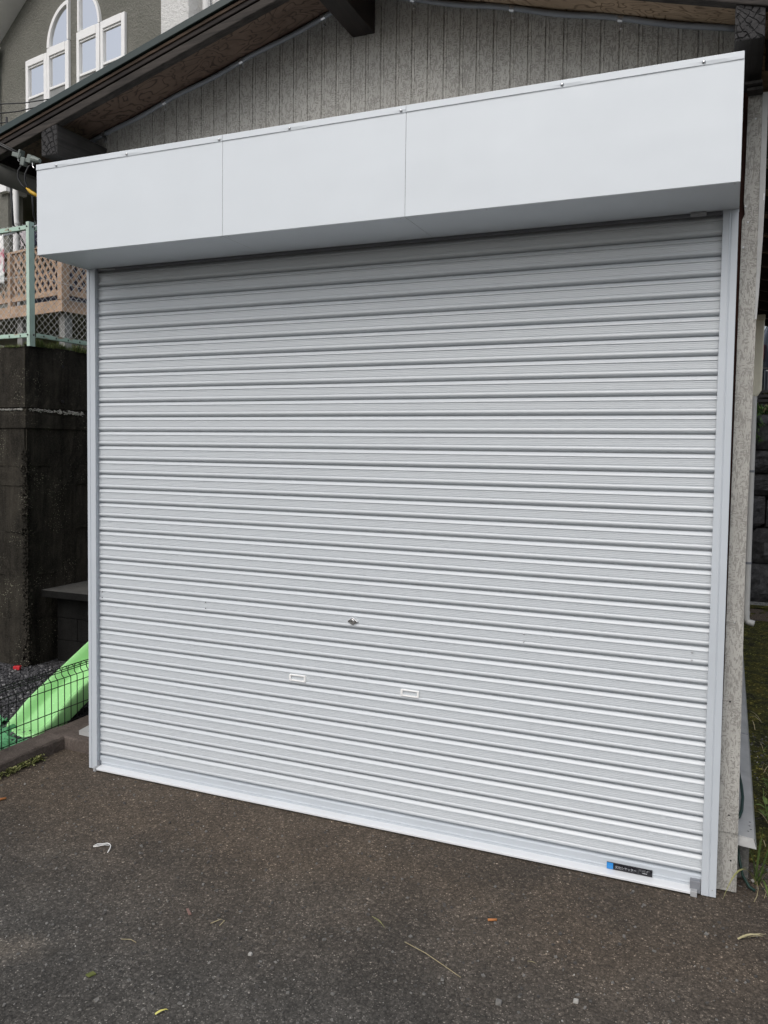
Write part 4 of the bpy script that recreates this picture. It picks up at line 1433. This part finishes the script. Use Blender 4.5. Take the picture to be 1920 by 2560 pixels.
# white quoin wall and what lies right of it
b = MB()
b.prism([hp(2.840, 4.74, .02), hp(3.252, 4.74, .02), hp(3.252, 8.2, .02), hp(2.840, 8.2, .02)], -HN * .3)
b.prism([hp(3.252, 4.74, -.25), hp(5.2, 4.74, -.25), hp(5.2, 8.2, -.25), hp(3.252, 8.2, -.25)], -HN * .2)
b.build('white_wall', 'stucco_white', ho)
b = MB(); b.tube([hp(3.35, 4.7, -.19), hp(3.35, 8.2, -.19)], .055, 14); b.build('downspout', 'white_trim', ho, smooth=True)
b = MB(); b.tube([hp(.112, 2.1, -.05), hp(.112, 4.75, -.05), hp(.125, 4.80, -.05)], .052, 14); b.tube([hp(.112, 4.33, -.05), hp(.112, 4.30, -.05)], .062, 14)
o = b.build('downspout', 'white_trim', ho); smooth_angle(o, 40)
b = MB()
b.prism([hp(.19, 4.715, -.3), hp(.30, 4.715, -.3), hp(.30, 4.80, -.3), hp(.19, 4.80, -.3)], -HN * .2)
b.build('bracket', 'cream_trim', ho)
# eave along the gable slope
def gs(s, z0=6.543, s0=-.143): return z0 + (s - s0) * .628
b = MB()
b.prism([hp(-1.4, gs(-1.4) - .01), hp(1.7, gs(1.7) - .01), hp(1.7, gs(1.7) + .30), hp(-1.4, gs(-1.4) + .30)], HN * .40)
b.build('eave_soffit', 'soffit_grey', ho)
b = MB()
b.prism([hp(-1.4, gs(-1.4) + .055, .401), hp(1.7, gs(1.7) + .055, .401), hp(1.7, gs(1.7) + .30, .401), hp(-1.4, gs(-1.4) + .30, .401)], HN * .04)
b.prism([hp(-1.4, gs(-1.4) + .17, .442), hp(1.7, gs(1.7) + .17, .442), hp(1.7, gs(1.7) + .32, .442), hp(-1.4, gs(-1.4) + .32, .442)], HN * .03)
b.build('bargeboard', 'white_trim', ho)
b = MB()
b.prism([hp(-.60, 6.29, .1), hp(-.075, 6.29, .1), hp(-.060, 6.42, .1), hp(-.60, 6.42, .1)], HN * .25)
b.prism([hp(-.60, 6.425, .06), hp(-.05, 6.425, .06), hp(-.05, 6.45, .06), hp(-.60, 6.45, .06)], HN * .34)
b.prism([hp(-.60, 5.0, .02), hp(-.122, 5.0, .02), hp(-.122, 6.285, .02), hp(-.60, 6.285, .02)], HN * .12)
b.build('cornice_return', 'cream_trim', ho, .008)
FO = .05
def hbox(b, s0, s1, z0, z1, o0, o1):
    b.prism([hp(s0, z0, o0), hp(s1, z0, o0), hp(s1, z1, o0), hp(s0, z1, o0)], HN * (o1 - o0))
def pane(parent, pts, screen=False):
    b = MB(); b.add([hp(s, z, .014) for s, z in pts][::-1], [tuple(range(len(pts)))])
    b.build('pane', 'glass', parent)
    s_ = [p[0] for p in pts]; z_ = [p[1] for p in pts]
    b = MB()
    if screen:
        b.prism([hp(s, z, .020) for s, z in pts], HN * .003)
        b.build('insect_screen', 'screen', parent)
def curtain(parent, s0, s1, z0, z1, open_=.0, seed=1):
    r2 = random.Random(seed)
    b = MB(); rows = []
    n = 40
    for i in range(n + 1):
        u = i / n
        o = .0010 + .010 * (.5 + .5 * math.sin(u * 30 + 2.2 * math.sin(u * 9 + seed) + r2.random() * .6))
        rows.append([hp(s0 + (s1 - s0) * u, z, .002 + o) for z in (z0, z1)])
    b.grid(rows)
    b.build('curtain', 'curtain', parent, smooth=True)
def rect_window(s0, s1, head, gl, sash, side, seed):
    """outer stiles s0..s1, glass box gl=(a,b,z0,z1)"""
    a, c, z0, z1 = gl
    b = MB()
    zb = 5.36
    hbox(b, s0, a, zb, head, 0.001, FO)
    hbox(b, c, s1, zb, head, 0.001, FO)
    hbox(b, a, c, z1 + .022, head, 0.001, FO + .006)
    hbox(b, a, c, z1, z1 + .020, 0.001, FO - .015)
    hbox(b, a, c, z0 - .028, z0, 0.001, FO - .008)
    hbox(b, a, c, zb, zb + .05, 0.001, FO)
    w = b.build('window', 'white_trim', ho, .006)
    pane(w, [(a, z0), (c, z0), (c, z1), (a, z1)])
    pane(w, [(a, zb + .05), (c, zb + .05), (c, z0 - .028), (a, z0 - .028)], True)
    curtain(w, a, c, zb + .05, z1, 0, seed)
    return w
def orient(pts):
    a2 = sum(pts[i][0] * pts[(i + 1) % len(pts)][1] - pts[(i + 1) % len(pts)][0] * pts[i][1] for i in range(len(pts)))
    return pts if a2 < 0 else pts[::-1]
def arch(w, cx, sgn, cz, ro, ri, thick):
    """quarter arch standing on cz; sgn -1 opens to the left"""
    n = 18
    outer = [(cx + sgn * ro[0] * math.cos(a), cz + ro[1] * math.sin(a)) for a in [math.pi / 2 * k / n for k in range(n + 1)]]
    inner = [(cx + sgn * ri[0] * math.cos(a), cz + ri[1] * math.sin(a)) for a in [math.pi / 2 * k / n for k in range(n + 1)]]
    b = MB()
    for k in range(n):
        b.prism([hp(*outer[k], .001), hp(*outer[k + 1], .001), hp(*inner[k + 1], .001), hp(*inner[k], .001)], HN * (FO - .004))
    st = .027
    hbox(b, min(cx, cx - sgn * -st * -1), max(cx, cx - sgn * st * 1), cz, cz + ri[1], .001, FO + .001) if False else hbox(b, min(cx, cx + sgn * st), max(cx, cx + sgn * st), cz, cz + ri[1], .001, FO + .001)
    f = b.build('arch_frame', 'white_trim', w)
    pts = [(cx + sgn * st, cz + .0)] + inner[:-1] + [(cx + sgn * st, cz + ri[1])]
    b = MB(); b.add([hp(s, z, .014) for s, z in orient(pts)], [tuple(range(len(pts)))]); b.build('arch_pane', 'glass', w)
    b = MB(); b.prism([hp(s, z, .003) for s, z in pts], HN * .004); b.build('arch_backing', 'curtain', w)
rect_window(.448, .872, 6.155, (.500, .812, 5.726, 6.058), 5.73, -1, 1)
w = rect_window(.876, 1.293, 6.190, (.922, 1.226, 5.742, 6.074), 5.74, 1, 2)
arch(w, 1.293, -1, 6.200, (.417, .440), (.372, .398), FO)
rect_window(1.868, 2.280, 6.225, (1.910, 2.222, 5.782, 6.120), 5.78, -1, 3)
w = rect_window(1.440, 1.852, 6.225, (1.486, 1.788, 5.758, 6.105), 5.75, 1, 4)
arch(w, 1.462, 1, 6.233, (.390, .440), (.360, .402), FO)

# service wires crossing in front of the house
def wire(p, q, label, r=.006):
    P, Q = Vector(p), Vector(q)
    b = MB()
    d = Q - P
    pts = [P - d * 1.5 + d * (t * 4.5) + UP * (.03 * math.sin(t * 25)) * .25 for t in [i / 14 for i in range(15)]]
    b.tube(pts, r, 6)
    return tag(b.build('service_wire', 'cable', smooth=True), label, 'wire', 'service wires in front of the house')
WIRES = [((-3.297, 2.5, 4.632), (-2.648, 2.5, 4.588), 'highest of the three thin black wires in front of the green house'), ((-3.298, 2.5, 4.551), (-2.763, 2.5, 4.547), 'middle one of the three thin black wires in front of the green house'), ((-3.299, 2.5, 4.467), (-2.65, 2.5, 4.428), 'lowest of the three thin black wires in front of the green house')]
for p, q, l in WIRES:
    wire(p, q, l, .0048)
for pts_, lb in (([(-2.675, 2.0, 4.25), (-2.66, 2.0, 3.95), (-2.64, 2.0, 3.726), (-2.626, 2.0, 3.55), (-2.614, 2.0, 3.384), (-2.66, 2.1, 3.33), (-3.3, 2.8, 3.42), (-4.92, 4.48, 3.95)], 'black cable hanging in front of the white downspout above the fence'), ([(-2.425, 2.0, 3.9), (-2.415, 2.0, 3.7), (-2.407, 2.0, 3.594), (-2.392, 2.0, 3.427), (-2.44, 2.1, 3.38), (-3.1, 2.9, 3.5), (-4.55, 4.44, 3.97)], 'thin black cable hanging beside the left end of the white housing')):
    b = MB(); b.tube(pts_, .0085 if 'downspout' in lb else .006, 8)
    tag(b.build('hanging_cable', 'cable', smooth=True), lb, 'cable')

# ------------------------------------------------------------ right side: stone wall, slat fence, car
sw_ = thing('stone_wall', 'rough dark split-face stone block wall beyond the white downpipe', 'wall', (4.2, 6.6, 0))
b = MB()
r3 = random.Random(5)
zs = [0.0, .42, .80, 1.14, 1.37, 1.62, 2.0]
for i in range(len(zs) - 1):
    x = 2.2 - r3.uniform(0, .5)
    while x < 6.2:
        w = r3.uniform(.45, .95)
        x0, x1 = x + .008, x + w - .008
        z0, z1_ = zs[i] + .010, zs[i + 1] - .008
        n, m_ = 12, 8
        P = []
        for a in range(n + 1):
            row = []
            for c in range(m_ + 1):
                u, v = a / n, c / m_
                edge = min(u, 1 - u, v, 1 - v)
                bul = .07 * min(1, edge * 5) + (r3.uniform(-.022, .022) if edge > 0 else 0)
                row.append((x0 + (x1 - x0) * u, 6.42 - bul, z0 + (z1_ - z0) * v))
            P.append(row)
        b.grid(P)
        b.box(x0, x1, 6.42, 6.7, z0, z1_)
        x += w
b.box(1.6, 6.6, 6.50, 6.75, 0, 1.99)
b.build('stone_blocks', 'split', sw_)
b = MB(); b.box(1.2, 40, 6.76, 40, .0, 1.98); tag(b.build('upper_yard', 'moss'), kind='structure')
# drain channel grating
dr = thing('drain_grating', 'narrow steel drain grating at the foot of the stone wall', 'grating', (3.6, 6.2, 0))
b = MB()
for y in (6.20, 6.325): b.box(1.9, 6.0, y, y + .012, .004, .022)
x = 1.9
while x < 6.0:
    b.obox((x, 6.212, .004), (.020, 0, 0), (.03, .113, 0), (0, 0, .016)); x += .055
b.build('bars', 'grate', dr)
b = MB(); b.box(1.9, 6.0, 6.213, 6.324, .0025, .0038); b.build('channel', 'black', dr)
# asphalt patch lane between moss and drain
b = MB(); b.grid([[(x, y, .008 + .0) for y in (5.35, 5.98)] for x in (2.93, 6.0)]); tag(b.build('lane', 'asphalt'), kind='structure')
b = MB(); rows = [[(2.93 + i * .1, 5.985 + j * .05, .012 + rnd.uniform(0, .012)) for j in range(5)] for i in range(31)]; b.grid(rows)
tag(b.build('moss', 'moss', smooth=True), kind='stuff', label='strip of olive moss along the drain grating', cat='moss')
# plants above the stone wall
b = MB()
for i in range(420):
    p = Vector((rnd.uniform(2.9, 4.6), rnd.uniform(6.48, 6.85), 1.985))
    for _ in range(4):
        a = rnd.uniform(0, 6.28); l = rnd.uniform(.02, .08)
        q = p + Vector((math.cos(a) * .02, math.sin(a) * .02, rnd.uniform(0, .10)))
        b.blade(q, q + Vector((math.cos(a) * l, math.sin(a) * l, rnd.uniform(-.01, .06))), rnd.uniform(.010, .022), .01, 3, mi=0 if rnd.random() < .75 else 1)
for i in range(70):
    p = Vector((3.10 + rnd.uniform(0, .05), 6.33, 1.72 + rnd.uniform(0, .3)))
    a = rnd.uniform(0, 6.28)
    b.blade(p, p + Vector((math.cos(a) * .05, -abs(math.sin(a)) * .05, rnd.uniform(-.05, .02))), .014, .01, 3)
tag(b.build('ground_cover', ['hedge', 'grass_pale']), kind='stuff', label='leafy green ground cover on top of the stone wall', cat='plants')
sf = thing('slat_fence', 'low black horizontal slat barrier above the stone wall under the dark car', 'fence', (4.4, 7.0, 1.98))
for k in range(4):
    b = MB(); z = 2.105 + k * .052; b.box(2.6, 6.2, 6.98, 7.0, z, z + .030); b.build('slat', 'slat_black', sf)
for x in (2.9, 4.5, 6.0):
    b = MB(); b.box(x, x + .05, 7.0, 7.04, 1.97, 2.32); b.build('post', 'slat_black', sf)

car = thing('parked_car', 'dark navy car parked above the stone wall, seen behind the cream hopper', 'car', (4.05, 9.2, 1.98))
def car_section(y, zbot, zbelt, zroof, hw, hwr):
    c = 4.05
    return [(c - hw * .93, y, zbot), (c - hw, y, zbot + .12), (c - hw, y, zbelt - .12), (c - hw * .97, y, zbelt), (c - hwr, y, zroof - .05), (c - hwr * .8, y, zroof), (c, y, zroof + .02), (c + hwr * .8, y, zroof), (c + hwr, y, zroof - .05), (c + hw * .97, y, zbelt), (c + hw, y, zbelt - .12), (c + hw, y, zbot + .12), (c + hw * .93, y, zbot)]
B0 = 2.27
secs = [(7.50, B0 + .06, B0 + .60, B0 + .66, .80, .76), (7.53, B0, B0 + .64, B0 + .74, .86, .80), (7.62, B0, B0 + .70, B0 + .86, .89, .78), (7.9, B0, B0 + .74, B0 + 1.22, .90, .68), (8.4, B0, B0 + .76, B0 + 1.34, .91, .66), (9.4, B0, B0 + .76, B0 + 1.34, .91, .66), (9.9, B0, B0 + .74, B0 + 1.15, .90, .66), (10.4, B0, B0 + .70, B0 + .76, .89, .78), (11.1, B0, B0 + .60, B0 + .66, .86, .76), (11.3, B0 + .08, B0 + .48, B0 + .52, .78, .70)]
b = MB()
rows = [car_section(*s) for s in secs]
b.grid(rows)
n = len(rows[0])
b.add(rows[0], [tuple(range(n))]); b.add(rows[-1], [tuple(range(n - 1, -1, -1))])
cb = b.build('body', 'car_paint', car)
bm = bmesh.new(); bm.from_mesh(cb.data); bmesh.ops.remove_doubles(bm, verts=bm.verts, dist=.0005); bmesh.ops.recalc_face_normals(bm, faces=bm.faces); bm.to_mesh(cb.data); bm.free()
smooth_angle(cb, 50)
b = MB(); b.box(3.20, 4.90, 7.455, 7.60, B0 + .02, B0 + .30); b.build('bumper', 'car_paint', car, .03, seg=3)
b = MB(); b.box(3.17, 4.93, 7.462, 7.49, B0 + .30, B0 + .312); b.build('bumper_trim', 'slat_black', car)
b = MB(); b.prism([(3.45, 7.60, B0 + .88), (4.65, 7.60, B0 + .88), (4.55, 7.86, B0 + 1.2), (3.55, 7.86, B0 + 1.2)], (0, -.012, .01)); b.build('rear_window', 'car_glass', car)
for sgn in (-1, 1):
    b = MB(); b.box(4.05 + sgn * .88 - .10, 4.05 + sgn * .88 + .015, 7.49, 7.60, B0 + .40, B0 + .60); b.build('tail_lamp', 'lamp_red', car, .02)
    b = MB(); x = 4.05 + sgn * .90
    b.prism([(x, 8.0, B0 + .80), (x - sgn * .02, 9.8, B0 + .80), (x - sgn * .2, 9.4, B0 + 1.26), (x - sgn * .2, 8.3, B0 + 1.26)], (sgn * .012, 0, 0)); b.build('side_window', 'car_glass', car)
    for wy in (8.15, 10.6):
        b = MB(); b.tube([(4.05 + sgn * .70, wy, 2.29), (4.05 + sgn * .90, wy, 2.29)], .31, 24); wh = b.build('wheel', 'tyre', car, .02)
        b = MB(); b.tube([(4.05 + sgn * .80, wy, 2.29), (4.05 + sgn * .912, wy, 2.29)], .20, 20); b.build('rim', 'steel', wh)

# ------------------------------------------------------------ small plants
tf = thing('grass_tuft', 'tuft of long green grass blades at the right foot of the garage corner', 'grass tuft', (3.0, .20, 0))
b = MB()
T = Vector((2.992, .17, .0))
for tip, bend, w, mi in (((2.877, -.02, .012), .085, .011, 1), ((3.006, .15, .215), .012, .010, 0), ((2.967, .17, .19), .01, .006, 0), ((3.06, .10, .13), .04, .011, 0), ((3.09, .02, .10), .05, .010, 0), ((3.03, -.06, .015), .06, .009, 0), ((3.08, .13, .07), .04, .008, 1), ((3.00, .2, .16), .01, .005, 0), ((3.05, .22, .17), .02, .007, 0), ((2.93, .12, .06), .03, .005, 1), ((3.10, -.02, .03), .05, .008, 0), ((2.955, .20, .14), .01, .004, 0), ((3.03, .05, .12), .03, .007, 0), ((3.045, .18, .21), .0, .006, 0)):
    b.blade(T + Vector((rnd.uniform(-.012, .012), rnd.uniform(-.012, .012), 0)), tip, w, bend, 9, mi=mi)
b.build('blades', ['grass', 'grass_pale'], tf)
b = MB()
b.tube([T + Vector((.0, 0, .01)), T + Vector((.004, -.05, .008)), T + Vector((-.002, -.10, .004)), T + Vector((-.012, -.14, .003))], .0016, 5)
b.tube([T + Vector((.01, 0, .01)), T + Vector((.03, -.06, .006)), T + Vector((.022, -.10, .003))], .0014, 5)
b.build('roots', 'straw', tf)
for k, (x, y, h, lb) in enumerate(((3.055, .58, .15, 'green seedling with broad leaves behind the grass tuft'), (3.09, .95, .12, 'fine leafy weed on the moss further back along the wall'))):
    sd_ = thing('seedling', lb, 'weed', (x, y, 0))
    b = MB(); b.tube([(x, y, 0), (x - .01, y, h * .5), (x - .025, y - .01, h)], .0018, 5); b.build('stem', 'grass', sd_)
    b = MB()
    for i in range(7):
        a = i * 2.4; p = Vector((x - .02, y, h * (.55 + .07 * i)))
        b.blade(p, p + Vector((math.cos(a) * .045, math.sin(a) * .045, .012)), .020, .008, 5)
    b.build('leaves', 'grass', sd_)
b = MB()
for i in range(170):
    x = rnd.uniform(2.99, 3.4); y = rnd.uniform(.25, 2.2)
    if x < 3.0 + .03: continue
    a = rnd.uniform(0, 6.28); l = rnd.uniform(.03, .10)
    p = Vector((x, y, .01))
    b.blade(p, p + Vector((math.cos(a) * l, math.sin(a) * l, rnd.uniform(.005, .05))), rnd.uniform(.002, .005), .02, 4, mi=rnd.choice((0, 0, 1, 1)))
tag(b.build('thin_grass', ['grass', 'straw']), kind='stuff', label='thin green and dry grass blades over the mossy strip', cat='grass')
# yellow-green weed along the kerb foot
b = MB()
for i in range(260):
    k = rnd.random() ** .8
    if math.sin(k * 23 + 1) + .6 * math.sin(k * 57) < rnd.uniform(-1.1, .5): continue
    p = Vector((-.300 + abs(rnd.gauss(0, .022)) * (1 - .4 * k), -.30 + .30 * k, .004))
    for _ in range(4):
        a = rnd.uniform(0, 6.28); q = p + Vector((rnd.uniform(-.006, .006), rnd.uniform(-.006, .006), rnd.uniform(.0, .022)))
        b.blade(q, q + Vector((math.cos(a) * .010, math.sin(a) * .010, rnd.uniform(.0, .008))), .0075, .002, 3, mi=rnd.choice((0, 0, 1)))
tag(b.build('kerb_weed', ['weed', 'grass_pale']), kind='stuff', label='low yellow green weed creeping along the kerb foot', cat='weed')
# green hose under the flashing
b = MB(); b.tube([(2.929, .62, .24), (2.937, .50, .236), (2.941, .40, .226), (2.936, .30, .212), (2.926, .24, .21)], .006, 8)
b.tube([(2.922, .15, .145), (2.930, .13, .10), (2.942, .115, .05), (2.965, .11, .015), (2.985, .10, .008)], .005, 8)
tag(b.build('garden_hose', 'hose', smooth=True), 'thin dark green hose hanging behind the right garage corner', 'hose')

# ------------------------------------------------------------ litter on the asphalt
def strip(name, pts, r, mat, label, cat, seg=6):
    b = MB(); b.tube(pts, r, seg)
    return tag(b.build(name, mat, smooth=True), label, cat)
b = MB()
b.tube([(.585, -.611, .005), (.598, -.602, .012), (.612, -.590, .010), (.628, -.581, .012), (.640, -.580, .010), (.652, -.588, .009), (.662, -.604, .008), (.668, -.618, .006), (.671, -.628, .004)], [.0010, .0017, .0016, .0018, .0018, .0020, .0022, .0026, .0015], 6)
b.tube([(.588, -.614, .004), (.604, -.606, .006), (.622, -.590, .008), (.640, -.583, .007)], .0018, 5)
b.tube([(.590, -.606, .004), (.600, -.594, .006), (.615, -.585, .005)], .0012, 5)
tag(b.build('string', 'string', smooth=True), 'short bent piece of white string lying on the asphalt at left', 'string')
strip('straw', [(1.938, -.695, .004), (2.02, -.728, .008), (2.09, -.76, .006), (2.156, -.79, .003)], [.0016, .0013, .0012, .0010], 'straw', 'longest thin dry straw lying across the middle of the asphalt', 'straw')
b = MB(); b.blade((1.783, -.604, .003), (1.850, -.648, .004), .0045, .004, 5); b.blade((1.80, -.612, .004), (1.848, -.652, .004), .003, .008, 5)
tag(b.build('grass_sprig', 'grass_pale'), 'pale green split grass sprig left of the long straw', 'grass')
strip('bark_chip', [(2.149, -.467, .005), (2.177, -.454, .005)], .0042, 'orange', 'small orange bark chip on the asphalt right of the middle', 'chip')
strip('bark_chip', [(-.11, -.48, .006), (-.078, -.428, .006)], .005, 'orange', 'orange bark chip at the far left edge below the kerb', 'chip')
b = MB(); b.blade((1.424, -1.290, .004), (1.443, -1.262, .005), .011, .004, 5); b.blade((1.432, -1.268, .004), (1.448, -1.262, .004), .006, .003, 4)
tag(b.build('leaf', 'leaf_yellow'), 'small yellow leaf curled on the asphalt near the bottom', 'leaf')
b = MB(); b.blade((2.925, -.237, .004), (3.005, -.19, .005), .012, .012, 6); b.blade((2.94, -.225, .004), (3.02, -.176, .004), .006, .010, 6); b.blade((2.955, -.215, .004), (3.0, -.215, .018), .004, .004, 5)
tag(b.build('dry_leaf', 'leaf_dry'), 'pale dry bamboo leaf on the asphalt at the right edge', 'leaf')
b = MB(); b.prism([(1.186, -.826, .003), (1.193, -.822, .003), (1.223, -.846, .003), (1.216, -.852, .003)], (0, 0, .004))
tag(b.build('wood_sliver', 'pink', bevel=.001), 'small pinkish wood sliver left of the middle of the asphalt', 'sliver')
b = MB(); b.prism([(1.125, -1.236, .002), (1.142, -1.240, .002), (1.152, -1.220, .002), (1.134, -1.214, .002)], (0, 0, .004))
tag(b.build('bark_flake', 'weed', bevel=.001), 'square olive brown flake on the asphalt near the lower left', 'flake')
b = MB(); b.blade((2.322, -.630, .003), (2.352, -.634, .004), .004, .003, 4)
tag(b.build('straw', 'straw'), 'short flat dry straw right of the long straw', 'straw')
strip('twig', [(1.31, -.86, .003), (1.33, -.83, .006), (1.345, -.832, .005), (1.345, -.86, .004)], .0013, 'straw', 'tiny bent straw twig in the left middle of the asphalt', 'twig')
strip('twig', [(1.10, -1.05, .003), (1.13, -1.04, .004), (1.155, -1.045, .003)], .0011, 'straw', 'thin pale twig near the loose stones in the lower left', 'twig')
for k, (x, y, r, lb, mt) in enumerate(((2.492, -.758, .0085, 'white pebble near the lower right of the asphalt', 'chip_light'), (2.289, -.855, .011, 'dark grey stone lying left of the white pebble', 'chip_mid'), (1.52, -.95, .007, 'pale pebble in the lower middle left of the asphalt', 'chip_light'))):
    b = MB()
    c = Vector((x, y, r * .5)); r4 = random.Random(k)
    b.add([c + Vector((p.x * r * r4.uniform(.6, 1), p.y * r * r4.uniform(.5, .9), p.z * r * .6)) for p in base8], f8)
    tag(b.build('pebble', mt, bevel=r * .25), lb, 'pebble')
